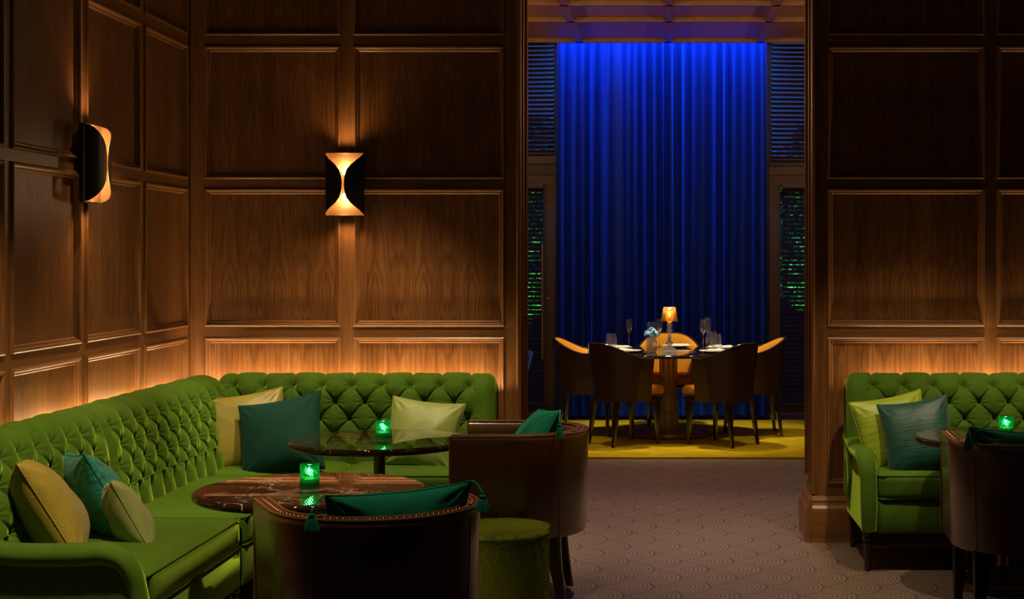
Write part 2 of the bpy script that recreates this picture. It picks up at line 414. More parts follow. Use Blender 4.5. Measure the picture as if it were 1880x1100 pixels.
# left wall, turned 1.28 degrees; local x runs from the front towards the corner
TH = math.atan(.0224)
def Lu(Y): return -(YW-Y)/math.cos(TH)
colsL = [(Lu(a),Lu(b)) for a,b in [(2.77,3.54),(3.61,4.38),(4.445,5.215),(5.28,6.05),(6.12,6.89),(6.954,7.72),(7.79,8.543)]]
panel_wall('wall_left', -8.6, 0.0, 0, CEIL, colsL, ROWS, .1, (-2.65,YW,0), PI/2 + TH)

def profile_run(name, prof, p0, p1, mat, nrm):
    """extrude profile [(out, z)] from p0 to p1; nrm = outward"""
    g = G(); p0 = Vector(p0); p1 = Vector(p1); nrm = Vector(nrm)
    secs = [[tuple(p + nrm*o + Vector((0,0,z))) for o,z in prof] for p in (p0,p1)]
    g.loft(secs); return struct(g.obj(name, [mat], smooth=False))
BB = [(0.001,0),(.05,0),(.05,.165),(.046,.185),(.036,.20),(.030,.215),(.032,.226),(.026,.238),(.012,.25),(.001,.25)]
profile_run('baseboard_right', BB, (.812-.03,YW,0), (3.6,YW,0), W_H, (0,-1,0))
profile_run('baseboard_back', BB, (-2.65,YW,0), (-.836+.03,YW,0), W_H, (0,-1,0))
profile_run('baseboard_left', BB, (-2.65,YW,0), (-2.46,0.2,0), W_H, (1,0,0))
BB2 = [(max(o-.012,.001),z) for o,z in BB]
profile_run('trim_6', BB2, (.79,YW-.05,0), (.79,YW+WT+.03,0), W_H, (-1,0,0))
profile_run('trim_7', BB2, (-.814,YW-.05,0), (-.814,YW+WT+.03,0), W_H, (1,0,0))

# floor, rug, ceilings, remaining shell
g = G(); g.box(-3.2,4.2,-2.2,15.3,-.1,0); struct(g.obj('floor', [FLOORM], smooth=False))
g = G(); g.box(-3.0,4.0,-2.0,YW,CEIL,CEIL+.1); struct(g.obj('ceiling_lounge', [PLASTER], smooth=False))
g = G(); g.box(3.6,3.7,-2.0,YW+.01,0,CEIL); struct(g.obj('wall_right', [W_V], smooth=False))
g = G(); g.box(-3.0,3.7,-2.1,-2.0,0,CEIL); struct(g.obj('wall_rear', [W_V], smooth=False))
g = G(); g.box(-3.3,-3.2,YW+WT,15.3,0,4.1); struct(g.obj('wall_dining_left', [W_V], smooth=False))
g = G(); g.box(3.2,3.3,YW+WT,15.3,0,4.1); struct(g.obj('wall_dining_right', [W_V], smooth=False))
# coffered ceiling of the dining room, stops short of the curtain to leave a light slot
g = G(); YE = 14.80; CB = 3.605; CR = 3.640
g.box(-3.2,3.2,YW+.01,YE,CR,CR+.08,0)
xb = [(-.847-.878*i) for i in range(2,-1,-1)] + [.004, .877, 1.755, 2.63]
yb = [9.1,9.98,10.86,11.73,12.60,13.48,YE-.04]
def beam(x0,x1,y0,y1,alongy):
    w = .014
    g.box(x0,x1,y0,y1,CB,CR,1)
    if alongy: g.box(x0-w,x1+w,y0,y1,CR-.014,CR+.001,1)
    else: g.box(x0,x1,y0-w,y1+w,CR-.014,CR+.001,1)
for x in xb: beam(x-.032,x+.032,YW+.2,YE,True)
for y in yb: beam(-3.2,3.2,y-.03,y+.03+(.01 if y>14 else 0),False)
struct(g.obj('ceiling', [W_C, W_CT], smooth=False))
g = G(); g.box(-3.2,3.2,YE-.02,15.3,4.0,4.08); g.box(-3.2,3.2,YE-.02,YE,CR+.08,4.0); struct(g.obj('trim_8', [PLASTER], smooth=False))   # light slot housing

# rug
g = G(); g.box(-2.0,2.0,12.03,14.74,0.001,.016,bev=.006); tag(g.obj('rug', [RUG]), 'large mustard yellow pile rug under the round dining table and its chairs', 'rug')

# window wall behind
YG = 15.05
def zy(py, Y=YG): return H-(py-471)*Y/FPX
def xp(px, Y=YG): return (px-1227)*Y/FPX
def door(name, xi, xo, side):
    """xi inner jamb x (near curtain), xo outer x"""
    g = G(); a, b = min(xi,xo), max(xi,xo)
    fw = .125 if side < 0 else .115
    g.box(a if side>0 else b-fw, a+fw if side>0 else b, YG, YG+.06, .075, 2.36, 0, bev=.004)
    g.box(a if side<0 else b-fw, a+fw if side<0 else b, YG, YG+.06, .075, 2.36, 0, bev=.004)
    g.box(a+fw, b-fw, YG+.002, YG+.058, 2.27, 2.36, 0); g.box(a+fw, b-fw, YG+.002, YG+.058, .075, .13, 0)
    o = struct(g.obj(name, [FRAME, FRAME_D]))
    p = G(); p.box(a+fw, b-fw, YG+.03, YG+.036, .13, 2.27); p.obj('pane', [PANE], o, smooth=False)
    return o
xl, xr = -1.085, .975
d1 = door('door_1', xl, xl-1.0, -1); d2 = door('door_2', xr, xr+1.0, 1)
FRM2 = FRAME
h = G(); hx = xp(996.5)
h.tube([(hx,YG-.05,zy(448)),(hx,YG-.05,zy(659))], .0125, 10)
h.tube([(hx,YG-.05,zy(470)),(hx,YG+.005,zy(470))], .009, 8); h.tube([(hx,YG-.05,zy(640)),(hx,YG+.005,zy(640))], .009, 8)
h.obj('door_handle', [STEEL], d1)
h = G(); h.lathe([(0,0),(.014,0),(.016,.004),(.012,.02),(0,.022)], 16, M=Matrix.Translation((xp(1006),YG+.001,zy(548)))@Matrix.Rotation(PI/2,4,'X')); h.obj('lock', [STEEL], d1)
def upper_window(name, x0, x1, zb):
    g = G(); fw = .03
    g.box(x0,x0+fw,YG,YG+.06,zb,3.99,0); g.box(x1-fw,x1,YG,YG+.06,zb,3.99,0); g.box(x0+fw,x1-fw,YG,YG+.06,3.93,3.99,0); g.box(x0+fw,x1-fw,YG,YG+.06,zb,zb+fw,0)
    o = struct(g.obj(name, [FRAME_D])); p = G(); p.box(x0+fw,x1-fw,YG+.03,YG+.036,zb+fw,3.93); p.obj('pane', [PANE], o, smooth=False); return o
upper_window('window_1', -3.15, xl, 2.54); upper_window('window_2', xr, 3.15, 2.48)
# transoms, mullions, sill and wall behind the curtain
g = G(); g.box(-3.2,xl,YG-.05,YG+.08,2.463,2.54,0,bev=.004); g.box(-3.2,xl,YG-.02,YG+.07,2.362,2.46,1); struct(g.obj('trim_9', [FRAME, FRAME_D]))
g = G(); g.box(xr,3.2,YG-.03,YG+.08,2.44,2.48,1,bev=.004); g.box(xr,3.2,YG-.02,YG+.07,2.362,2.438,0); struct(g.obj('trim_10', [FRAME, FRAME_D]))
g = G(); g.box(xl+.002,xr-.002,YG,YG+.1,.0,4.0,0); g.box(-3.2,xl-1.002,YG,YG+.1,0,2.36,0); g.box(xr+1.002,3.2,YG,YG+.1,0,2.36,0)
struct(g.obj('wall_window', [FRAME_D], smooth=False))
g = G(); g.box(-3.2,3.2,YG-.06,YG+.0-.001,0,.062,0,bev=.004); g.box(xl-1.0,xl,YG,YG+.1,0,.072); g.box(xr,xr+1.0,YG,YG+.1,0,.072); struct(g.obj('baseboard_window', [FRAME]))

def blind(label, x0, x1, z0, z1, tilt=38, yb=YG-.032, dep=.05):
    t = thing('venetian_blind', label, 'blind', ((x0+x1)/2, yb, z0), 0, 'venetian blinds on the window wall')
    w = (x1-x0)/2; hh = z1-z0; P = .0436; g = G(); k = 0; z = .02
    while z < hh-.05:
        M = Matrix.Translation((0,0,z)) @ Matrix.Rotation(R(tilt),4,'X'); g.box(-w,w,-dep/2,dep/2,-.0014,.0014,0,M=M); z += P
    g.obj('slats', [SLAT], t, smooth=False)
    g = G(); g.box(-w,w,-.026,.026,hh-.045,hh,0,bev=.003); g.obj('head_rail', [SLAT], t)
    g = G(); g.box(-w,w,-.026,.026,-.005,.012,0,bev=.003); g.obj('bottom_rail', [SLAT], t)
    n = max(2, int(2*w/.4)); 
    for i in range(n):
        x = -w + .08 + (2*w-.16)*i/(n-1); g = G(); g.tube([(x,-.028,0),(x,-.028,hh-.02)], .0014, 5); g.obj('ladder_cord', [SLAT], t)
    return t
blind('dark slatted blind high on the left, above the door with the long handle', -2.2, -1.10, 2.56, 3.96, 46)
blind('dark slatted blind high on the right, above the door without a handle', .99, 2.3, 2.50, 3.96, 46)
blind('dark slatted blind over the left door glass, beside the long door handle', xl-.9, xl-.122, .14, 2.27, 36)
blind('dark slatted blind over the right door glass, behind the right dining chair', xr+.122, xr+.9, .14, 2.27, 36)

# curtain
def curtain():
    nu, nv = 760, 44; x0, x1 = -1.072, .945; zb, zt = .045, 3.93
    us = np.linspace(0,1,nu); vs = np.linspace(0,1,nv)
    rng = np.random.RandomState(3)
    edges = np.cumsum(rng.uniform(.75,1.3,21)); edges = np.concatenate([[0],edges])/edges[-1]; amp = rng.uniform(.6,1.15,21); sharp = rng.uniform(.45,.95,21)
    edges2 = edges + np.concatenate([[0], rng.uniform(-.012,.012,20), [0]])
    P = np.zeros((nu,nv,3))
    for j,v in enumerate(vs):
        e = edges*v + edges2*(1-v); k = np.clip(np.searchsorted(e, us, side='right')-1,0,20); f = (us-e[k])/(e[k+1]-e[k])
        y = -np.abs(np.sin(PI*f))**sharp[k]*amp[k]*.125*(1-.15*v) + .008*np.sin(us*130+v*2)+ .004*np.sin(us*260)
        xw = .028*np.sin(2*PI*f)*amp[k]*.5
        flare = (1-v)*.008
        P[:,j,0] = x0-flare + us*(x1-x0+2*flare+.012*(1-v)) + xw; P[:,j,1] = y+.04; P[:,j,2] = zb + v*(zt-zb)
    g = G(); Q = P.copy(); Q[:,:,1] += .006
    g.grid(P); g.grid(Q, flip=True)
    o = g.obj('curtain', [V_CURT], loc=(0,14.93,0), autosm=None)
    tag(o, 'royal blue velvet curtain in deep folds hanging from ceiling to floor behind the dining table', 'curtain')
curtain()

# garden beyond the glass
def leaf_mat(name, col):
    n = N(name); v = n.noise(n.co(), 3, 3); n.put(n.b.inputs['Base Color'], n.mix(v, tuple(x*.4 for x in col), tuple(min(1,x*1.5) for x in col))); n.set(Roughness=.45)
    n.b.inputs['Subsurface Weight'].default_value = 0; return n.mat
LEAF = leaf_mat('garden_leaf', (.08, .30, .06)); BARK = simple('bark', (.05, .03, .02), .9)
def shrub(x, y, h, r, n, label, seed):
    rng = random.Random(seed); t = thing('garden_tree', label, 'tree', (x,y,-.1), 0, None)
    g = G(); g.tube([(0,0,0),(.03,.02,h*.4),(-.02,0,h*.7)], [.06,.045,.02], 8)
    for k in range(6):
        a = k*1.05; g.tube([(0,0,h*(.3+.06*k)),(r*.6*math.cos(a), r*.5*math.sin(a), h*(.5+.07*k))], [.02,.006], 5)
    g.obj('trunk', [BARK], t)
    g = G()
    for i in range(n):
        a = rng.uniform(0,2*PI); q = rng.random()**.5*r; z = h*(.32+.68*rng.random()); q *= math.sin(PI*min(1,max(.05,(z/h-.28)/.74)))**.5
        M = Matrix.Translation((q*math.cos(a), q*math.sin(a), z)) @ Euler((rng.uniform(-.9,.9),rng.uniform(-.9,.9),rng.uniform(0,6.3))).to_matrix().to_4x4()
        L = rng.uniform(.05,.11); w = L*.28
        g.add([(0,0,0),(w,L*.5,.008),(0,L,0),(-w,L*.5,.008)], [(0,1,2,3)], 0, M)
    g.obj('foliage', [LEAF], t, smooth=False)
shrub(-1.55, 17.0, 3.2, .75, 4200, 'floodlit green tree outside the left door blind', 1)
shrub(1.85, 17.3, 3.2, .85, 4600, 'floodlit green tree outside the right door blind', 2)
g = G(); g.box(-8,8,15.35,30,-.3,-.12); struct(g.obj('ground', [SOIL], smooth=False))
g = G(); g.box(-8,8,19.0,19.2,-.12,2.75); struct(g.obj('trim_11', [SOIL], smooth=False))
spot('garden_uplight', (-1.3,16.0,-.05), (-1.75,17.0,2.1), 260, 50, .8, (.35,1,.35))
spot('garden_uplight', (1.5,16.2,-.05), (1.75,17.3,2.1), 260, 50, .8, (.25,1,.55))

# ------------------------------------------------------------------ sconces
def sconce(loc, rotz, label):
    t = thing('wall_sconce', label, 'wall lamp', loc, rotz, 'curled metal wall sconces')
    a, b, h, y0 = .105, .066, .172, -.032
    zn = np.array([0,.2,.44,.607,.76,.86,.93,.97,1.0]); gp = np.array([.055,.075,.18,.40,.70,.88,.97,.995,1.0])
    g = G(); g.box(-.085,.085,y0+.004,0,-h-.004,h+.004,0,bev=.004); g.obj('mounting_box', [BRONZE_D], t)
    g = G(); g.box(-a+.004,a-.004,y0,y0+.004,-h,h,0); g.obj('back_plate', [GOLDIN], t)
    zz = np.linspace(-1,1,61); ng = 20
    for sgn in (-1,1):
        Po = np.zeros((61,ng,3)); Pi = np.zeros((61,ng,3))
        for i,z in enumerate(zz):
            gap = np.interp(abs(z), zn, gp); te = math.acos(min(1,gap)**(1/.8))
            for j in range(ng):
                th = te*j/(ng-1)
                sn = math.sin(th)**.55; cs = math.cos(th)**.8; Po[i,j] = (sgn*a*cs, y0-b*sn, z*h); Pi[i,j] = (sgn*(a-.003)*cs, y0-(b-.003)*sn, z*h)
        g = G(); g.grid(Po, 0, flip=sgn<0)
        edge = np.stack([Po[:,-1],Pi[:,-1]],1); g.grid(edge, 1); o = g.obj('shade_wing', [BRONZE_D, GOLDIN], t, autosm=None)
        g = G(); g.grid(Pi, 0, flip=sgn>0); g.obj('gold_lining', [GOLDIN], o, autosm=None)
    for s in (-1,1):
        g = G(); g.lathe([(0,-.02),(.009,-.014),(.011,0),(.009,.014),(0,.02)], 14, M=Matrix.Translation((0,y0-.028,s*.07))); g.obj('bulb', [BULB], t)
        point('sconce_light', (0, y0-.036, s*.09), 1.1, (1,.60,.30), .022, t)
        sp_ = spot('sconce_beam', (0,0,0), (0,0,s), 4.2, 112, 1.0, (1,.60,.30), .022); sp_.parent = t; sp_.location = (0, y0-.030, s*.155); sp_.rotation_euler = (PI if s>0 else 0, 0, 0)
    return t
sconce((-1.774, YW-.014, 1.967), 0, 'bronze hourglass wall sconce with gold lining on the back wall, facing the camera')
sconce((-2.613+.014, 6.922, 1.985), PI/2+TH, 'bronze hourglass wall sconce with gold lining on the left wall, seen from the side')

# ------------------------------------------------------------------ tufted banquettes
PIT = .155; ROWQ = .087; NR = 5
BP = [(-.004,.70),(-.004,.80),(-.010,.862),(-.034,.893),(-.070,.902),(-.108,.892),(-.136,.868),(-.150,.842),(-.163,.80),(-.186,.70),(-.208,.60),(-.230,.50),(-.236,.42)]
def catmull(P, n):
    P = [np.array(p, float) for p in P]; P = [2*P[0]-P[1]] + P + [2*P[-1]-P[-2]]; out = []
    for i in range(1, len(P)-2):
        for k in range(n):
            t = k/n; p0,p1,p2,p3 = P[i-1:i+3]
            out.append(.5*((2*p1)+(-p0+p2)*t+(2*p0-5*p1+4*p2-p3)*t*t+(-p0+3*p1-3*p2+p3)*t**3))
    out.append(P[-2]); return np.array(out)
prof = catmull(BP, 24); sl = np.concatenate([[0], np.cumsum(np.hypot(*np.diff(prof, axis=0).T))])
NV = 230; sv = np.linspace(0, sl[-1], NV); PY = np.interp(sv, sl, prof[:,0]); PZ = np.interp(sv, sl, prof[:,1])
tY = np.gradient(PY, sv); tZ = np.gradient(PZ, sv); nY, nZ = tZ, -tY      # normal to the left of travel
if nY[-30] > 0: nY, nZ = -nY, -nZ
i_top = int(np.argmax(PZ)); ROW1 = lambda z: float(np.interp(-z, -PZ[i_top:], sv[i_top:]))
def sstep(x, a, b): t = np.clip((x-a)/(b-a),0,1); return t*t*(3-2*t)
BUTTON = None
def tufted_back(L, parent, ml=.14, mr=.14, rl=.06, rr=.06, row1=.873, NR=5):
    s_row1 = ROW1(row1)
    global BUTTON
    nb = int(round((L-ml-mr)/PIT)); pit = (L-ml-mr)/nb; u0 = ml; uN = L-mr
    nu = int(L/.0036)+1; U = np.linspace(0, L, nu)[:,None]*np.ones((1,NV)); V = np.ones((nu,1))*(sv-s_row1)[None,:]
    uu = (U-u0)/pit; vv = V/(2*ROWQ); a = uu+vv; b = uu-vv
    sa, sb = np.abs(np.sin(PI*a)), np.abs(np.sin(PI*b))
    dia = (sa*sb)**.5 
    nd = np.hypot((a-np.round(a)), (b-np.round(b)))
    cr = 1-np.exp(-np.minimum(sa,sb)/.10)
    rr_ = np.full_like(U, 9.)
    for j in range(-1,NR+1):
        i_ = np.clip(np.round(uu-(.5 if j%2 else 0)), 0, nb); rr_ = np.minimum(rr_, np.hypot((uu-i_-(.5 if j%2 else 0))*pit, V-j*ROWQ) if 0<=j<NR else rr_)
    cone = 1-np.exp(-rr_/.030)
    dia = .22*dia + .24*cr + .60*cone
    ch = np.abs(np.sin(PI*uu)); chn = .22*ch+.24*(1-np.exp(-ch/.10))+.60*cone
    vb = V - ROWQ*(NR-1)
    up = sstep(-V, 0, .015); dn = sstep(vb, 0, .015)
    lift = sstep(-V, 0, .07)
    deep = ch**.5*.62+.36 if NR < 5 else (1-np.exp(-ch/.16))*.42+.56
    top = chn*(1-lift) + deep*lift
    bot = chn*(1-sstep(vb,0,.05)) + (ch**.45)*sstep(vb,0,.05)
    h = np.where(V < 0, top, np.where(vb > 0, bot, dia))
    ww = sstep(U, u0-.045, u0)*sstep(-U, -uN-.045, -uN)
    ctr = .95
    h = h*ww + ctr*(1-ww)
    # button pits with radiating pleats
    pitd = np.zeros_like(h)
    btn = []
    for j in range(NR):
        for i in range(nb+1):
            ub = u0 + (i + (.5 if j%2 else 0))*pit
            if ub > uN+.001: continue
            btn.append((ub, s_row1+j*ROWQ)); du = U-ub; dv = V-j*ROWQ; r = np.hypot(du, dv); ang = np.arctan2(dv, du)
            pitd += np.exp(-(r/(.019 if j==0 else .015))**2)*(1.35 if j==0 else .9) + np.exp(-(r/.046)**2)*np.sin(ang*(9+(i+j)%3)+i*1.3+j)*.19*np.clip(r/.018,0,1)
    A = .044
    D = A*h - .016*pitd
    rng = np.random.RandomState(int(L*1000)); D += .0022*np.sin(U*23+V*31+rng.rand()*6)
    for d, r in ((U, rl), (L-U, rr)):
        e = np.clip((r-d)/r, 0, 1); D -= r*.75*(1-np.sqrt(np.clip(1-e*e,0,1)))*sstep(-V,-.5,-.02)*.9 + (1-np.sqrt(np.clip(1-e*e,0,1)))*.03
    P = np.stack([U, PY[None,:]+nY[None,:]*D, PZ[None,:]+nZ[None,:]*D], -1)
    # close towards the rear and below
    def col(y,z): c = P[:,0].copy(); c[:,1] = y; c[:,2] = z; return c[:,None,:]
    P = np.concatenate([P, col(-.20,.30), col(-.003,.30)], 1)
    g = G(); g.grid(P, closev=True, flip=True); n = P.shape[1]
    g.f.append(tuple(range(n))); g.m.append(0); g.f.append(tuple((nu-1)*n+k for k in range(n))[::-1]); g.m.append(0)
    o = g.obj('tufted_back', [V_GREEN], parent, autosm=None)
    if BUTTON is None:
        q = G(); q.lathe([(0,-.006),(.008,-.004),(.0105,0),(.008,.004),(0,.006)], 14, M=Matrix.Rotation(PI/2,4,'X')); BUTTON = q.obj('button', [V_GREEN], o)
        first = BUTTON
    else: first = None
    for ub, s_ in btn:
        bo = first if first is not None else BUTTON.copy(); 
        if first is None: C.objects.link(bo)
        first = None; bo.parent = o
        yy = np.interp(s_, sv, PY); z = np.interp(s_, sv, PZ); a_ = np.interp(s_, sv, nY); b_ = np.interp(s_, sv, nZ)
        bo.location = (ub, yy - a_*.004, z - b_*.004); bo.rotation_euler = (-math.atan2(b_, -a_), 0, 0)
    return o

def cushion_mesh(x0,x1,y0,y1,z0,z1, parent, name='seat_cushion', mat=None, crown=.018):
    bm = bmesh.new(); bmesh.ops.create_cube(bm, size=1)
    bmesh.ops.subdivide_edges(bm, edges=bm.edges[:], cuts=14, use_grid_fill=True)
    for v in bm.verts:
        x,y,z = v.co*2; e = 7
        n = (abs(x)**e+abs(y)**e+abs(z)**3.2)**(1/e) if False else 1
        # superellipsoid rounding
        hx, hy, hz = (x1-x0)/2, (y1-y0)/2, (z1-z0)/2; r = min(.035, hz*.6)
        px, py, pz = x*hx, y*hy, z*hz
        cx = max(-hx+r, min(hx-r, px)); cy = max(-hy+r, min(hy-r, py)); cz = max(-hz+r, min(hz-r, pz))
        d = Vector((px-cx, py-cy, pz-cz))
        if d.length > 1e-6: d = d.normalized()*r
        q = Vector((cx,cy,cz))+d
        f = max(0,(1-(x*x)**2))*max(0,(1-(y*y)**2))
        q.z += (1 if z>0 else -.2 if z<0 else 0)*crown*f*abs(z)
        q.y += (-.008 if y<-.9 else 0)*(1-z*z)*(1-x**4)
        v.co = q + Vector(((x0+x1)/2,(y0+y1)/2,(z0+z1)/2))
    g = G(); g.bm(bm); o = g.obj(name, [mat or V_GREEN], parent, autosm=None)
    r = .035*.4
    for zz, nm in ((z1-.011,'piping'),(z0+.012,'piping')):
        q = G(); i = .008; c = .03
        pts = []
        for (cx,cy,a0) in ((x0+c,y0+c,PI),(x1-c,y0+c,1.5*PI),(x1-c,y1-c,0),(x0+c,y1-c,.5*PI)):
            for k in range(6): an = a0+k/5*PI/2; pts.append((cx+(c-i+.003)*math.cos(an), cy+(c-i+.003)*math.sin(an), zz))
        q.tube(pts, .0042, 6, closed=True); q.obj(nm, [mat or V_GREEN], o)
    return o
def turned_leg(parent, x, y, h=.19):
    g = G(); g.lathe([(.012,0),(.017,.006),(.018,.03),(.015,.036),(.019,.042),(.019,.047),(.016,.052),(.021,.12),(.024,.137),(.017,.143),(.028,.152),(.030,.165),(.026,.172),(.028,h),(0,h)], 20)
    g.obj('leg', [W_D], parent, loc=(x,y,0))
def square_leg(parent, x, y, h=.19, top=.045, bot=.028, dx=0, dy=0, mat=None, name='leg'):
    g = G(); secs = []
    for k in range(5):
        t = k/4; w = (bot+(top-bot)*t)/2; c = w*.25; ox, oy = dx*(1-t)**1.3, dy*(1-t)**1.3; z = h*t
        secs.append([(ox-w+c,oy-w,z),(ox+w-c,oy-w,z),(ox+w,oy-w+c,z),(ox+w,oy+w-c,z),(ox+w-c,oy+w,z),(ox-w+c,oy+w,z),(ox-w,oy+w-c,z),(ox-w,oy-w+c,z)])
    g.loft(secs); g.obj(name, [mat or W_D], parent, loc=(x,y,0))
def sofa_arm(parent, x, D, side):
    """x = arm centre; side -1 faces outwards to -x"""
    path = [(-.06,.600),(-.20,.585),(-.36,.566),(-D+.19,.566),(-D+.115,.570),(-D+.06,.550),(-D+.025,.505),(-D+.006,.44),(-D-.006,.36),(-D-.008,.28),(-D-.004,.205)]
    pp = catmull(path, 8); n = len(pp)
    g = G(); sec = 18; vs = []
    for i,(y,z) in enumerate(pp):
        t = pp[min(i+1,n-1)]-pp[max(i-1,0)]; t /= np.linalg.norm(t); nrm = np.array([t[1], -t[0]]); 
        if nrm[1] < 0 and i < n*.5: nrm = -nrm
        if i >= n*.5 and nrm[0] > 0: nrm = -nrm
        k_ = min(1, max(0,(i/n-.42)/.25)); w = .052*(1-k_)+.042*k_; hh = .040*(1-k_)+.030*k_; w *= (1 if i<n*.8 else 1-.12*(i/n-.8)/.2)
        row = []
        for k in range(sec):
            an = 2*PI*k/sec; ox = w*math.cos(an) + side*.006*(1-k_); on = hh*math.sin(an)
            row.append((x+ox, y+nrm[0]*on, z+nrm[1]*on))
        vs.append(row)
    g.loft(vs)
    # side panel under the roll
    poly = [(y+.02 if i>n*.5 else y, z-.02 if i<=n*.5 else z) for i,(y,z) in enumerate(pp)] + [(-.02,.195),(-.02,.58)]
    a, b = (x-.030, x+.040) if side < 0 else (x-.040, x+.030)
    m = len(poly); v2 = [(a,y,z) for y,z in poly]+[(b,y,z) for y,z in poly]; f2 = [tuple(range(m)), tuple(range(m,2*m))[::-1]] + [(i, m+i, m+(i+1)%m, (i+1)%m) for i in range(m)]
    g.add(v2, f2); o = g.obj('arm', [V_GREEN], parent, autosm=40)
    # welt line where the roll is gathered
    q = G(); i = int(n*.5); y,z = pp[i]; q.tube([(x+math.cos(2*PI*k/16)*.049, y+.0*math.cos(k), z+math.sin(2*PI*k/16)*.0405) for k in range(16)], .002, 5, closed=True)
    q.obj('welt', [V_GREEN], o)
def sofa(label, L, D, loc, rotz, arms=(0,0), cushions=1, seat=(0,None), ml=.14, mr=.14, legs=(), row1=.873, nr=5, group='tufted green velvet banquettes'):
    t = thing('tufted_banquette', label, 'sofa', loc, rotz, group)
    tufted_back(L, t, ml, mr, row1=row1, NR=nr)
    s0, s1 = seat[0], seat[1] if seat[1] is not None else L
    a0, a1 = s0+(.09 if arms[0] else 0), s1-(.09 if arms[1] else 0)
    g = G(); g.box(a0 if arms[0] else s0, a1 if arms[1] else s1, -D+.004, -.012, .19, .352, 0, bev=.014); g.obj('seat_base', [V_GREEN], t)
    w = (a1-a0)/cushions
    for i in range(cushions): cushion_mesh(a0+i*w+.004, a0+(i+1)*w-.004, -D-.004, -.215, .350, .488, t)
    if arms[0]: sofa_arm(t, s0+.048, D, -1)
    if arms[1]: sofa_arm(t, s1-.048, D, 1)
    for (x,y,k) in legs: (turned_leg if k else square_leg)(t, x, y)
    return t
XL = -2.535
sofa('green tufted velvet banquette section with a rolled arm, nearest the camera along the left wall', 1.30, .755, (XL, 5.18, 0), PI/2, (1,0), 1, ml=.17, mr=.078, row1=.845, nr=4,
     legs=[(.05,-.70,1),(1.24,-.70,1),(.06,-.06,0),(1.24,-.06,0)])
sofa('armless green tufted velvet banquette section along the left wall, running into the corner', 1.80, .765, (XL, 6.482, 0), PI/2, (0,0), 1, seat=(0,1.225), ml=.078, mr=.13, row1=.845, nr=4,
     legs=[(.06,-.70,1),(1.15,-.06,0),(.06,-.06,0)])
sofa('green tufted velvet banquette against the back wall, behind the rear marble table', 1.50, .70, (-2.418, 8.42, 0), 0, (0,1), 2, seat=(.10,1.50), ml=.10, mr=.14,
     legs=[(1.44,-.64,1),(.16,-.64,1),(1.44,-.05,0),(.16,-.05,0)])
sofa('green tufted velvet banquette against the right hand panelled wall', 2.35, .70, (.948, 8.42, 0), 0, (1,1), 3, ml=.145, mr=.145,
     legs=[(.05,-.66,1),(2.30,-.66,1),(.05,-.03,0),(2.30,-.03,0)])

# ------------------------------------------------------------------ scatter cushions
def pillow_mesh(w, h, t, seed=0, wr=1.0, pull=.05, n=56):
    rng = np.random.RandomState(seed); x = np.linspace(-1,1,n); X, Z = np.meshgrid(x, x, indexing='ij')
    ph = rng.rand(8)*6
    def side(s):
        T = ((1-np.abs(X)**2.3)*(1-np.abs(Z)**2.3)).clip(0)**.52
        edge = ((1-X**2)*(1-Z**2)).clip(0)
        wrk = wr*(.010*np.sin(2.6*X+1.5*Z+ph[0])+.007*np.sin(3.1*Z-2*X+ph[1]) + .003*np.sin(9*X+7*Z*s+ph[2])) * edge**.35
        # corner creases
        cr = np.zeros_like(X)
        for cx,cz in ((-1,-1),(-1,1),(1,-1),(1,1)):
            dx, dz = (X-cx)*-cx, (Z-cz)*-cz; r = np.hypot(dx,dz); an = np.arctan2(dz,dx); cr += np.sin(an*11+ph[4]+cx+2*cz)*np.exp(-((r-.30)/.2)**2)*.006*wr
        px = X*(w/2)*(1-pull*(1-X**2*0-Z**2)); pz = Z*(h/2)*(1-pull*(1-X**2))
        # sag: bottom fuller than the top
        T = T*(1-.10*Z)
        return np.stack([px, s*(T*t/2+wrk+cr*(edge>0)), pz], -1)
    A, B = side(-1), side(1)
    for e in (A,B):
        e[0,:,1] = e[-1,:,1] = 0; e[:,0,1] = 0; e[:,-1,1] = 0
    g = G(); g.grid(A, flip=False); g.grid(B, flip=True); return g, A
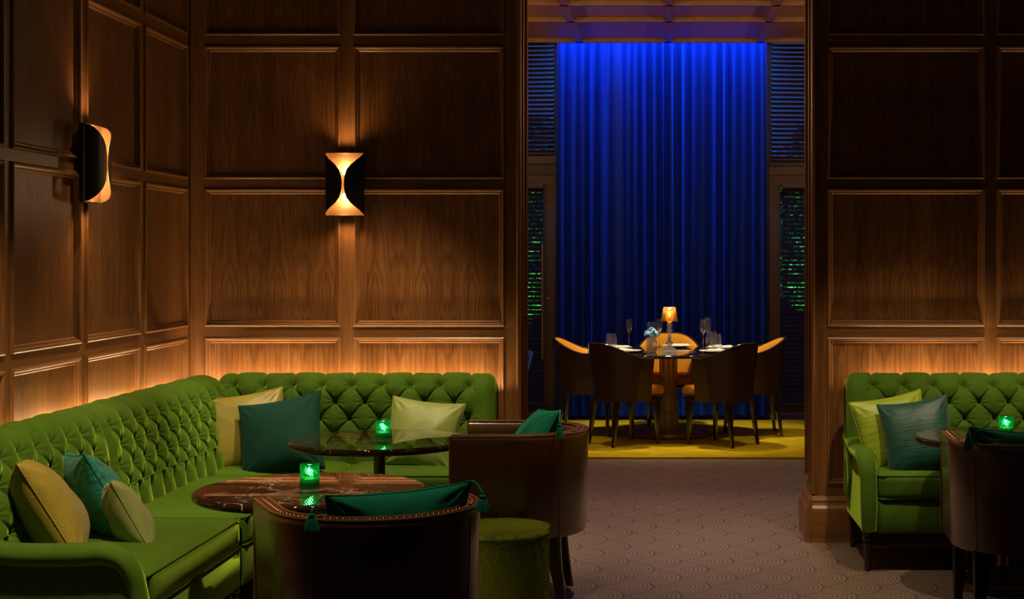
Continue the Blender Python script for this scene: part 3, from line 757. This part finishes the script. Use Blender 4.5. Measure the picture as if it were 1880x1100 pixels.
def pillow(label, mat, w, h, t, loc, lean, yaw, roll=0, seed=0, wr=1.0, tassels=False, name='scatter_cushion', group=None, pull=.085, corner=None):
    """loc = centre, or where the given corner (sx, sz) sits; tassels = [(sx, sz, hang point, length, width)]"""
    g, A = pillow_mesh(w, h, t, seed, wr, pull)
    bm = bmesh.new(); o = g.obj(name, [mat], None, autosm=None)
    me = o.data; bm.from_mesh(me); bmesh.ops.remove_doubles(bm, verts=bm.verts, dist=.0004); bmesh.ops.recalc_face_normals(bm, faces=bm.faces); bm.to_mesh(me); bm.free()
    for p in me.polygons: p.use_smooth = True
    q = G(); e = list(map(tuple, A[:,0])) + list(map(tuple, A[-1,1:])) + list(map(tuple, A[-2::-1,-1])) + list(map(tuple, A[0,-2:0:-1]))
    q.tube(e, .0026, 6, closed=True); q.obj('piping', [mat], o)
    M = Euler((R(-lean), R(roll), R(yaw))).to_matrix().to_4x4()
    if corner: loc = Vector(loc) - M @ Vector((corner[0]*w/2, 0, corner[1]*h/2))
    M = Matrix.Translation(Vector(loc)) @ M; MI = M.inverted()
    o.rotation_euler = (R(-lean), R(roll), R(yaw)); o.location = loc
    for (cx, cz, hang, Lk, Wk) in (tassels or []):
        tz = G(); tip = Vector((cx*w/2, 0, cz*h/2)); hp = MI @ Vector(hang); dn = (MI.to_3x3() @ Vector((0,0,-1))).normalized()
        tz.tube([tip, tip.lerp(hp,.5)-dn*.008, hp, hp+dn*.01], [.0045,.0035,.0035,.004], 8)
        z = -dn; x = Vector((0,1,0)).cross(z).normalized(); y = z.cross(x); F = Matrix((x,y,z)).transposed().to_4x4(); F.translation = hp
        F = F @ Matrix.Diagonal((Wk,Wk,Lk,1))
        tz.lathe([(0,.004),(.004,0),(.003,-.008),(.007,-.011),(.0095,-.018),(.0075,-.025),(.0055,-.028),(.010,-.034),(.0135,-.056),(.0155,-.085),(0,-.085)], 18, M=F)
        for k in range(26):
            an = 2*PI*k/26; r1 = .0185+random.uniform(-.003,.003)
            tz.tube([F@Vector((.0095*math.cos(an), .0095*math.sin(an), -.034)), F@Vector((.0145*math.cos(an),.0145*math.sin(an),-.058)), F@Vector((r1*math.cos(an), r1*math.sin(an), -.090-random.uniform(0,.006)))], .0020, 5)
        tz.obj('tassel', [mat], o)
    tag(o, label, 'cushion', group); return o
SG = 'scatter cushions on the green banquettes'
pillow('gold olive satin cushion, nearest the rolled arm of the left banquette', S_GOLD, .46, .42, .20, (-2.245, 5.62, .660), 30, 112, 3, 1, .7, group=SG)
pillow('crinkled teal silk cushion, the middle one of the three beside the left rolled arm', S_TEALC, .46, .43, .17, (-2.19, 5.97, .640), 30, 124, 4, 2, .8, group=SG)
pillow('small pale sage cushion leaning on the crinkled teal one at the left', S_SAGE, .34, .31, .15, (-2.065, 5.89, .598), 28, 118, 2, 3, .6, group=SG)
pillow('champagne gold cushion in the banquette corner, behind the dark teal one', S_CHAMP, .42, .42, .16, (-2.18, 8.02, .662), 16, 12, -8, 4, .4, group=SG)
pillow('dark teal velvet cushion leaning on the champagne gold one in the corner', V_TEAL, .44, .42, .17, (-1.955, 7.84, .658), 24, -4, -11, 5, .5, group=SG)
pillow('crushed olive green satin cushion behind the rear marble table, beside the leather chair', S_OLIVE, .385, .385, .16, (-1.265, 8.00, .650), 24, -3, 6, 6, .5, group=SG)
pillow('bright lime silk cushion beside the left arm of the right hand banquette', S_LIME, .40, .40, .16, (1.165, 8.03, .655), 14, 12, -9, 7, .4, group=SG)
pillow('teal slubbed silk cushion leaning on the lime one, right hand banquette', S_TEALS, .36, .40, .16, (1.265, 7.86, .655), 22, -6, -9, 8, .4, group=SG)

# ------------------------------------------------------------------ leather tub chairs
def upath(Rr, L, n_arc=44, n_st=10):
    pts = []
    for k in range(n_st): pts.append((-Rr, L*(1-k/n_st)))
    for k in range(n_arc+1): a = PI + PI*k/n_arc; pts.append((Rr*math.cos(a), Rr*math.sin(a)))
    for k in range(1,n_st+1): pts.append((Rr, L*k/n_st))
    return np.array(pts)
def unorm(L, p):
    x,y = p
    if y > 0: return np.array([1.0 if x>0 else -1.0, 0])
    d = np.array(p); return d/np.linalg.norm(d)
def u_shell(Rr, L, prof, m=0, zfun=None):
    pts = upath(Rr, L); P = np.zeros((len(pts), len(prof), 3)); n = len(pts)
    for i,p in enumerate(pts):
        nm = unorm(L, p); s = i/(n-1)*2-1
        for j,(o,z) in enumerate(prof):
            zz = z if zfun is None else zfun(s, z); P[i,j] = (p[0]+nm[0]*o, p[1]+nm[1]*o, zz)
    return P
def seat_poly(Rr, L, z0, z1, bev, parent, name, mat, front=.0, crown=.0):
    pts = [tuple(p) for p in upath(Rr, L, 28, 4)]
    bm = bmesh.new(); vs = [bm.verts.new((x,y+ (front if y>=L-.001 else 0),z0)) for x,y in pts]; f = bm.faces.new(vs)
    r = bmesh.ops.extrude_face_region(bm, geom=[f]); top = [e for e in r['geom'] if isinstance(e, bmesh.types.BMVert)]
    for v in top: v.co.z = z1
    bmesh.ops.recalc_face_normals(bm, faces=bm.faces)
    ed = [e for e in bm.edges if abs(e.verts[0].co.z-e.verts[1].co.z) < 1e-6]
    bmesh.ops.bevel(bm, geom=ed, offset=bev, segments=4, affect='EDGES', profile=.5)
    g = G(); g.bm(bm); return g.obj(name, [mat], parent, autosm=50)
def make_tub(label, loc, rotz):
    t = thing('tub_chair', label, 'armchair', loc, rotz, 'brown leather tub chairs with nailhead trim')
    Rr, L = .331, .255; ZB, ZT = .31, .775
    outer = [(-.048,ZB),(-.030,ZB),(-.012,ZB+.003),(-.006,ZB+.012),(.003,ZT-.10),(.008,ZT-.022),(.006,ZT-.008),(.0,ZT-.001),(-.010,ZT+.002),(-.030,ZT+.002),(-.040,ZT-.001),(-.046,ZT-.010),(-.046,ZT-.04)]
    P = u_shell(Rr, L, outer); g = G(); g.grid(P, 0, flip=True)
    for e in (0,-1): n0 = 0 if e==0 else (P.shape[0]-1)*P.shape[1]; idx = [n0+k for k in range(P.shape[1])]; g.f.append(tuple(idx)); g.m.append(0)
    shell = g.obj('shell', [L_BROWN], t, autosm=60)
    inner = [(-.036,ZT-.012),(-.045,ZT-.006),(-.053,ZT-.014),(-.057,ZT-.05),(-.062,.56),(-.060,.40),(-.050,ZB+.01),(-.04,ZB+.01)]
    Pi = u_shell(Rr, L, inner); g = G(); g.grid(Pi, 0, flip=True)
    for e in (0,1): n0 = e*(Pi.shape[0]-1)*Pi.shape[1]; g.f.append(tuple(n0+k for k in range(Pi.shape[1]))); g.m.append(0)
    g.obj('lining', [L_OLIVE], t, autosm=60)
    pts = upath(Rr, L, 60, 12)
    def run(o, z, r, nm, mat, drop=True):
        q = G(); l = [(p[0]+unorm(L,p)[0]*o, p[1]+unorm(L,p)[1]*o, z) for p in pts]
        if drop: l = [(l[0][0], L+.004, ZB+.02)]+[(l[0][0], L+.004, z-.006)]+l+[(l[-1][0], L+.004, z-.006),(l[-1][0], L+.004, ZB+.02)]
        q.tube(l, r, 6); q.obj(nm, [mat], t)
    run(-.040, ZT+.003, .0042, 'piping', L_TRIM); run(.002, ZT+.001, .0042, 'piping', L_TRIM)
    for ang in (222, 318):   # vertical seams on the outside
        a = R(ang); q = G(); q.tube([((Rr-.006)*math.cos(a), (Rr-.006)*math.sin(a), ZB+.012), ((Rr+.003)*math.cos(a), (Rr+.003)*math.sin(a), ZT-.10), ((Rr+.0075)*math.cos(a), (Rr+.0075)*math.sin(a), ZT-.02)], .0022, 6); q.obj('seam', [L_BROWN], t)
    # nailheads along the rim
    sl2 = np.concatenate([[0], np.cumsum(np.hypot(*np.diff(pts, axis=0).T))]); N_ = 72
    q = G(); q.lathe([(.0052,0),(.0048,.0022),(.0028,.004),(0,.0046)], 10); nail = q.obj('nailhead', [BRASS], t)
    for k in range(N_):
        s_ = sl2[-1]*(k+.5)/N_; x = np.interp(s_, sl2, pts[:,0]); y = np.interp(s_, sl2, pts[:,1]); nm = unorm(L,(x,y))
        o = nail if k == 0 else nail.copy()
        if k: C.objects.link(o)
        o.location = (x-nm[0]*.018, y-nm[1]*.018, ZT+.0015)
    seat_poly(Rr-.030, L-.012, ZB, ZB+.045, .008, t, 'seat_frame', L_BROWN)
    seat_poly(Rr-.066, L+.004, ZB+.045, .445, .028, t, 'seat', L_OLIVE)
    for x,y,dx,dy in ((-.215,-.185,-.02,-.05),(.215,-.185,.02,-.05),(-.255,.20,-.008,.02),(.255,.20,.008,.02)): square_leg(t, x, y, ZB+.005, .074, .034, dx, dy)
    return t
T1 = R(25); tub1c = (-.945, 4.995, 0)
make_tub('leather tub chair in the foreground centre, drawn up to the front marble table', tub1c, T1)
make_tub('leather tub chair in side view beyond the green pouf, at the rear marble table', (-.705, 7.175, 0), PI/2)
make_tub('leather tub chair at the right edge, in front of the right hand banquette', (1.560, 6.79, 0), R(-3))
TG = 'emerald tasselled cushions in the tub chairs'
pillow('emerald velvet lumbar cushion with tassels in the foreground tub chair', V_EMER, .47, .36, .17, (-1.052, 4.755, .838), -20, 25, -2, 11, .6,
       [(-1,1,(-1.070,4.655,.806),.62,1.15),(1,1,(-.588,4.915,.822),.62,1.15)], 'tasselled_cushion', TG, .09, (-1,1))
pillow('emerald velvet tasselled cushion peaking over the rim of the side view tub chair', V_EMER, .34, .34, .15, (-.486, 6.97, .880), -30, 112, 5, 12, .6,
       [(-1,1,(-.478,6.828,.842),.75,1.0),(1,1,(-.52,7.30,.82),.6,1.0)], 'tasselled_cushion', TG, .07, (-1,1))
pillow('emerald velvet lumbar cushion with tassels in the tub chair at the right edge', V_EMER, .50, .34, .13, (1.278, 6.585, .848), -14, -3, 3, 13, .6,
       [(-1,1,(1.262,6.53,.835),.85,1.0),(1,1,(1.80,6.5,.825),.85,1.0)], 'tasselled_cushion', TG, .09, (-1,1))

# ------------------------------------------------------------------ fur pouf
def pouf():
    r, h = .212, .415; g = G()
    g.lathe([(0,.004),(r-.012,.004),(r,.02),(r+.002,h*.5),(r,h-.028),(r-.006,h-.012),(r-.018,h-.002),(r*.6,h+.004),(0,h+.006)], 56, cap=False)
    rng = random.Random(5)
    for i in range(26000):
        top = rng.random() < .30
        a = rng.uniform(0,2*PI)
        if top: q = r*math.sqrt(rng.random()); p = Vector((q*math.cos(a), q*math.sin(a), h+.003)); n = Vector((math.cos(a)*.25*q/r, math.sin(a)*.25*q/r, 1)); lie = Vector((.8,-.5,0))
        else: p = Vector((r*math.cos(a), r*math.sin(a), rng.uniform(.012,h-.008))); n = Vector((math.cos(a), math.sin(a), 0)); lie = Vector((-math.sin(a)*.5, math.cos(a)*.5, -1.0))
        L = rng.uniform(.010,.020); lie = lie*rng.uniform(.7,1.3) + Vector((rng.uniform(-.4,.4),rng.uniform(-.4,.4),rng.uniform(-.3,.3)))
        d = (n*.42+lie*.9).normalized(); w = n.cross(d).normalized()*.0011
        g.add([p-w, p+w, p+d*L*.6+n*.001, p+d*L], [(0,1,2),(0,2,3)])
    q = G(); 
    o = g.obj('pouf', [velvet('green_cowhide', (.20,.25,.010), .4, (.6,.7,.1), .7)], None, loc=(-.722, 6.60, 0), autosm=None)
    q.tube([((r+.001)*math.cos(2*PI*k/48),(r+.001)*math.sin(2*PI*k/48), h-.016) for k in range(48)], .003, 6, closed=True); q.obj('seam', [V_GREEN], o)
    tag(o, 'round green cowhide pouf on the floor between two leather tub chairs', 'pouf')
pouf()

# ------------------------------------------------------------------ marble cocktail tables and votives
def cocktail(label, x, y, mat, group='round marble cocktail tables'):
    t = thing('cocktail_table', label, 'table', (x,y,0), 0, group)
    g = G(); g.lathe([(0,.688),(.39,.688),(.400,.688),(.411,.690),(.417,.696),(.419,.704),(.418,.713),(.413,.718),(.406,.720),(.403,.720),(.395,.720),(0,.720)], 96, cap=False); g.obj('tabletop', [mat], t, autosm=60)
    g = G(); g.lathe([(.12,.676),(.125,.688),(0,.688)], 40, cap=True); g.obj('mounting_plate', [BRONZE_D], t)
    g = G(); g.lathe([(.027,.045),(.027,.676),(0,.676)], 32, cap=False); g.obj('column', [BRONZE], t)
    g = G(); g.lathe([(.031,.045),(.031,.10),(.028,.105)], 32, cap=False); g.obj('collar', [BRONZE_D], t)
    g = G(); g.lathe([(0,0),(.205,0),(.208,.008),(.205,.016),(.190,.022),(.186,.030),(.170,.034),(.05,.046),(0,.046)], 64, cap=False); g.obj('base', [BRONZE], t, autosm=30)
    return t
cocktail('dark veined marble table in front, between the banquette and the foreground tub chair', -1.314, 5.70, MARBLE)
cocktail('glossy bronze marble table in front of the rear banquette, beside the side view tub chair', -1.345, 7.23, MARBLE_G)
cocktail('round marble table at the right, behind the right hand tub chair', 1.585, 7.36, MARBLE_G)
def votive(label, x, y, z=.7205):
    t = thing('votive_candle', label, 'candle holder', (x,y,z), random.uniform(0,1), 'green glass votives on the marble tables')
    r, h, n, m = .0355, .084, 24, 12; P = np.zeros((n*2, m+1, 3))
    for i in range(n*2):
        for j in range(m+1):
            zz = h*j/m; d = .0016 if (i+j)%2 and 0<j<m else 0; a = 2*PI*i/(2*n); P[i,j] = ((r-d)*math.cos(a), (r-d)*math.sin(a), zz)
    g = G(); g.grid(P, 0, closeu=True)
    rin = r-.0045; prof2 = [(r,h),(r-.002,h+.0012),(rin,h),(rin,.014),(rin-.004,.011),(0,.011)]
    g.lathe(prof2, 2*n, cap=False); g.lathe([(0,0),(r,0)], 2*n, cap=False); 
    g.obj('glass', [GGREEN], t, smooth=False)
    g = G(); g.lathe([(0,.012),(.024,.012),(.025,.028),(0,.029)], 24, cap=False); g.obj('wax', [WAX], t)
    g = G(); g.tube([(0,0,.028),(.0005,0,.042)], .0008, 5); g.obj('wick', [BLACKW], t)
    g = G(); g.lathe([(0,.040),(.004,.045),(.0045,.051),(.0032,.057),(.0015,.062),(0,.066)], 14, cap=False); g.obj('flame', [FLAME], t)
    point('votive_light', (0,0,.060), .16, (1,.72,.35), .006, t)
    return t
votive('lit green cut glass votive on the front marble table', -1.325, 5.735)
votive('lit green cut glass votive on the rear marble table before the banquette', -1.330, 7.24)
votive('lit green cut glass votive on the right hand marble table', 1.618, 7.44)

# ------------------------------------------------------------------ dining table and chairs
TX, TY, TZ = 0.0, 13.5, .75
t = thing('dining_table', 'round black marble dining table on a brass column in front of the blue curtain', 'table', (TX,TY,.0), 0)
g = G(); g.lathe([(0,.722),(.665,.722),(.688,.726),(.70,.734),(.70,.742),(.696,.748),(.688,.75),(.684,.75),(.67,.75),(0,.75)], 120, cap=False); g.obj('tabletop', [MARBLE_K], t, autosm=60)
g = G(); g.lathe([(.30,.700),(.30,.722),(0,.722)], 48); g.obj('mounting_plate', [BLACKW], t)
g = G(); g.lathe([(.078,.22),(.078,.70),(0,.70)], 48, cap=False); g.obj('column', [PEW], t)
g = G(); g.lathe([(.090,.075),(.090,.212),(.097,.216),(.097,.226),(.080,.232)], 48, cap=False); g.obj('collar', [PEW], t)
g = G(); g.lathe([(0,.017),(.345,.017),(.362,.022),(.365,.032),(.350,.040),(.345,.052),(.320,.060),(.11,.075),(0,.075)], 80, cap=False); g.obj('base', [W_B], t, autosm=30)
def make_dining_chair(label, x, y, ang, s=1.0):
    """local +y is the facing direction"""
    t = thing('dining_chair', label, 'chair', (x,y,.016 if y>12.03 else 0), ang, 'curved back dining chairs round the table')
    Rr, L = .248, .13; ZB = .365
    def ztop(s_):
        q = abs(s_); k = min(1, max(0, (q-.10)/(.80-.10))); k = k*k*(3-2*k); return .845 - .125*k - .0*q
    def zf(top):
        def f(s_, z): return ZB + (z-ZB)*((ztop(s_)-ZB)/(.845-ZB))
        return f
    pr = [(-.022,ZB),(-.016,ZB)]+[(-.016+.048*(k/10)**1.2, ZB+(.845-ZB)*k/10) for k in range(1,11)]
    pr += [(.026,.851),(.018,.850),(.014,.845)]+[(.014-.042*(1-(k/10))**1.0*1.0-.0, ZB+(.845-ZB)*k/10) for k in range(9,-1,-1)]
    # outer veneered shell
    P = u_shell(Rr, L, pr, 0, zf(0)); g = G(); g.grid(P, 0, flip=True, closev=True); m = P.shape[1]
    for e in (0,1): g.f.append(tuple(e*(P.shape[0]-1)*m+k for k in range(m))); g.m.append(0)
    g.obj('shell', [EBONY], t, autosm=45)
    def zf2(s_, z): return ZB + (z-ZB)*((ztop(s_)-.008-ZB)/(.845-ZB))
    inn = [(.012-.052*(1-k/10), ZB+(.845-ZB)*k/10) for k in range(0,11)]
    inn = [(o-.004-.030*math.sin(PI*min(1,i/10))**.6, z) for i,(o,z) in enumerate(inn)]
    inn = [(-.034,ZB+.02)] + inn[1:]
    Pi = u_shell(Rr, L-.006, inn + [(inn[-1][0]+.006,.846)], 0, zf2); g = G(); g.grid(Pi, 0)
    back = [(.010-.040*(1-k/10), ZB+(.845-ZB)*k/10) for k in range(10,-1,-1)]
    Pb = u_shell(Rr, L-.006, back, 0, zf2); g.grid(Pb, 0)
    ncol = Pi.shape[1]; 
    for e in (0,1):
        Q = np.concatenate([Pi[0 if e==0 else -1], Pb[0 if e==0 else -1]]); n0 = len(g.v); g.add(Q.tolist(), [tuple(range(len(Q)))])
    g.obj('upholstered_back', [V_MUST], t, autosm=60)
    seat_poly(.212, .262, .362, .402, .006, t, 'seat_rail', BLACKW)
    seat_poly(.203, .285, .402, .492, .034, t, 'seat', V_MUST)
    for lx,ly,dx,dy in ((-.165,-.165,-.012,-.045),(.165,-.165,.012,-.045),(-.178,.225,-.006,.01),(.178,.225,.006,.01)): square_leg(t, lx, ly, .364, .044, .024, dx, dy, BLACKW)
    return t
def face(dx, dy): return math.atan2(-dx, dy)
make_dining_chair('dark veneered dining chair at the front left of the table, its back to the camera', -.385, 12.86, face(.80,.60))
make_dining_chair('dark veneered dining chair at the front right of the table, its back to the camera', .465, 12.83, face(-.78,.62))
make_dining_chair('dining chair at the far left of the table, showing its mustard inside', -.735, 13.58, face(.97,-.10))
make_dining_chair('dining chair at the far right of the table, showing its mustard inside', .755, 13.58, face(-.97,-.10))
make_dining_chair('mustard upholstered dining chair behind the table, facing the camera', 0.005, 14.17, face(0,-1))

def on_table(px, py, lim=.60):
    d = (H-TZ)*FPX/(py-471); x = (px-1227)*d/FPX; v = Vector((x-TX, d-TY)); 
    if v.length > lim: v = v.normalized()*lim
    return (TX+v.x, TY+v.y, TZ+.0006)
def glassware(kind, px, py, label, s=1.0):
    x,y,z = on_table(px, py)
    if kind == 'flute':
        pr = [(0,0),(.033,0),(.034,.0015),(.010,.005),(.004,.012),(.0032,.09),(.004,.115),(.014,.135),(.025,.160),(.0295,.185),(.027,.215),(.0215,.250)]
        inn = [(.0205,.250),(.026,.215),(.0285,.185),(.024,.161),(.013,.137),(0,.128)]; nm = 'champagne_flute'; cat = 'glass'; gr = 'stemmed glasses on the dining table'
    elif kind == 'wine':
        pr = [(0,0),(.036,0),(.037,.0015),(.010,.005),(.004,.012),(.0035,.085),(.005,.10),(.022,.118),(.036,.145),(.041,.172),(.038,.200),(.032,.226)]
        inn = [(.031,.226),(.037,.200),(.040,.172),(.035,.146),(.021,.120),(0,.108)]; nm = 'wine_glass'; cat = 'glass'; gr = 'stemmed glasses on the dining table'
    else:
        pr = [(0,0),(.034,0),(.041,.012),(.046,.035),(.045,.065),(.040,.095),(.036,.125)]
        inn = [(.035,.125),(.039,.095),(.0435,.065),(.0445,.036),(.038,.016),(0,.012)]; nm = 'water_tumbler'; cat = 'glass'; gr = 'water tumblers on the dining table'
    g = G(); g.lathe([(r*s,zz*s) for r,zz in pr+inn], 28, cap=False); o = g.obj(nm, [GLASS], None, loc=(x,y,z), autosm=60); tag(o, label, cat, gr); return o
glassware('flute', 1141.7, 637, 'tall stemmed glass at the far left of the table setting', 1.02)
glassware('wine', 1195.5, 637.5, 'round bowled wine glass rising just behind the blue flowers', 1.0)
glassware('flute', 1208.6, 636, 'tall stemmed glass between the blue flowers and the crystal lamp', 1.02)
glassware('flute', 1291.0, 641, 'nearer of the two stemmed glasses to the right of the lamp', 1.05)
glassware('flute', 1301.0, 638, 'farther of the two stemmed glasses to the right of the lamp', 1.08)
glassware('tumbler', 1122.4, 640.5, 'stemless tumbler at the left side of the table setting', 1.08)
glassware('tumbler', 1315.0, 641.5, 'nearer of the two tumblers at the right of the table', 1.08)
glassware('tumbler', 1319.5, 637.5, 'farther of the two tumblers at the right of the table', 1.18)
def setting(px, py, rot, lp, ln):
    x,y,z = on_table(px, py, .53)
    g = G(); g.lathe([(0,.002),(.075,0),(.10,.006),(.132,.016),(.134,.018),(.130,.0185),(.098,.009),(.074,.005),(0,.005)], 48, cap=False)
    o = g.obj('dinner_plate', [CHINA], None, loc=(x,y,z), autosm=60); tag(o, lp, 'plate', 'ivory plates on the dining table')
    bm = bmesh.new(); bmesh.ops.create_cube(bm, size=1)
    bmesh.ops.subdivide_edges(bm, edges=bm.edges[:], cuts=5, use_grid_fill=True)
    for v in bm.verts: v.co = Vector((v.co.x*.10*(1+.04*math.sin(v.co.y*7)), v.co.y*.20, v.co.z*.020*(1-.5*abs(v.co.x)*1.4)+.012+.003*math.sin(v.co.x*9+v.co.y*4)))
    q = G(); q.bm(bm); nn = q.obj('folded_napkin', [LINEN], None, loc=(x,y,z+.0075), rot=(0,0,rot), autosm=40); tag(nn, ln, 'napkin', 'folded napkins on the plates')
def cutlery(px, py, rot, label):
    x,y,z = on_table(px, py, .57); g = G(); g.tube([(0,-.10,.004),(0,-.02,.004),(0,.02,.003)], [.004,.0035,.002], 6, sx=.5)
    g.add([(-.008,.02,.003),(.008,.02,.003),(.009,.06,.0035),(.002,.10,.003),(-.008,.06,.0035)], [(0,1,2,3,4)]); g.add([(-.008,.02,.001),(.008,.02,.001),(.009,.06,.0015),(.002,.10,.001),(-.008,.06,.0015)], [(0,4,3,2,1)])
    o = g.obj('table_knife', [CUTL], None, loc=(x,y,z), rot=(0,0,rot)); tag(o, label, 'cutlery', 'knives on the dining table')
setting(1149, 647, .4, 'ivory plate at the front left place', 'folded ivory napkin on the front left plate')
setting(1312, 647.5, -.5, 'ivory plate at the front right place', 'folded ivory napkin on the front right plate')
setting(1112, 640.0, 1.3, 'ivory plate at the far left place', 'folded ivory napkin on the far left plate')
setting(1350, 640.0, -1.3, 'ivory plate at the far right place', 'folded ivory napkin on the far right plate')
setting(1247, 636.5, 1.57, 'ivory plate at the rear place, before the chair that faces the camera', 'folded ivory napkin on the rear plate')
cutlery(1182, 646, .5, 'table knife beside the front left plate'); cutlery(1275, 646, -.5, 'table knife beside the front right plate')

# crystal table lamp
x,y,z = on_table(1229, 646.5)
t = thing('table_lamp', 'lit crystal candlestick lamp with an amber glass shade on the dining table', 'lamp', (x,y,z), 0)
g = G(); g.lathe([(0,0),(.058,0),(.068,.010),(.070,.018),(.052,.032),(.026,.042),(.018,.056),(.030,.068),(.034,.078),(.022,.090),(.013,.100),(.016,.125),(.012,.150),(.010,.175),(.026,.184),(.028,.190),(.014,.198),(.018,.215),(.024,.232),(.020,.244),(.0,.244)], 12, cap=False)
g.obj('crystal_base', [CRYST], t, smooth=False)
g = G(); g.lathe([(.010,.244),(.012,.252),(.030,.268),(.036,.290),(.034,.330),(.031,.352),(.030,.352),(.033,.330),(.0345,.290),(.028,.270),(.0,.258)], 28, cap=False); g.obj('candle_cup', [AMBERG], t)
g = G(); g.lathe([(.074,.262),(.0505,.386),(.0490,.386),(.0725,.262),(.074,.262)], 12, cap=False); g.obj('lamp_shade', [glow_glass('amber_shade', (.92,.68,.36), (.30,.21,.09), .06, .30, .2)], t, smooth=False)
g = G(); g.lathe([(0,.300),(.005,.306),(.008,.318),(.006,.332),(.002,.346),(0,.352)], 14, cap=False); g.obj('flame', [FLAME_L], t)
point('lamp_light', (0,0,.372), 1.2, (1,.74,.42), .008, t)
# blue hydrangea in a ribbed glass
x,y,z = on_table(1196.5, 646.5)
t = thing('flower_vase', 'ribbed glass vase with pale blue hydrangea blooms left of the crystal lamp', 'vase', (x,y,z), 0)
g = G(); rr = [(0,0),(.036,0),(.044,.012),(.049,.045),(.047,.080),(.041,.112),(.038,.130),(.0365,.130),(.0395,.112),(.0455,.080),(.047,.045),(.041,.016),(0,.012)]
g.lathe(rr, 20, cap=False); g.obj('glass', [GLASS], t, smooth=False)
PET = satin('pale_blue_petal', (.10,.32,.55), (.30,.62,.85), .6, 20, bs=.05, metal=0); STEM = simple('green_stem', (.05,.14,.03), .6)
rng = random.Random(9)
for (cx,cy,cz,r) in ((-.030,0,.150,.036),(.026,-.008,.152,.034),(0,.01,.176,.034)):
    q = G(); q.tube([(cx*.3,cy,.02),(cx*.5,cy,.10),(cx,cy,cz-.01)], .0025, 6); st = q.obj('stem', [STEM], t)
    g = G()
    for i in range(46):
        d = Vector((rng.gauss(0,1),rng.gauss(0,1),rng.gauss(0,1)+.3)).normalized(); up = d.to_track_quat('Z','Y').to_matrix().to_4x4(); up.translation = Vector((cx,cy,cz))+d*r*rng.uniform(.82,1.05)
        for k in range(4):
            a = k*PI/2+i; M = up @ Matrix.Rotation(a,4,'Z'); g.add([(0,0,0),(.0055,.006,.002),(0,.0125,.003),(-.0055,.006,.002)], [(0,1,2,3)], 0, M)
    g.obj('bloom', [PET], t, smooth=False)

# blue tub chair partly hidden by the left jamb
t = thing('armchair', 'blue velvet armchair in the dining room, mostly hidden behind the left side of the opening', 'armchair', (-1.55, 14.0, .017), R(-60))
def shell2(o0, o1):
    P = []
    for k in range(49):
        a = PI*(.95) + 2*PI*.80*k/48 ; row = []
        for z,rr in ((.16,.215),(.30,.235),(.42,.255),(.54,.285),(.64,.315),(.69,.325),(.705,.31),(.69,.285),(.60,.265),(.45,.235),(.34,.215)):
            rb = rr + .004*math.cos(k*PI*.5*2); row.append((rb*math.cos(a), rb*math.sin(a), z))
        P.append(row)
    return np.array(P)
P = shell2(0,0); g = G(); g.grid(P, 0, flip=True, closev=True); m = P.shape[1]
for e in (0,1): g.f.append(tuple(e*(P.shape[0]-1)*m+k for k in range(m))); g.m.append(0)
g.obj('backrest', [V_BLUE], t, autosm=60)
g = G(); g.lathe([(0,.16),(.19,.16),(.205,.20),(.208,.34),(.195,.385),(.17,.395),(0,.40)], 40, cap=False); g.obj('seat', [V_BLUE], t)
for a in range(4): square_leg(t, .15*math.cos(a*PI/2+.8), .15*math.sin(a*PI/2+.8), .165, .04, .025)
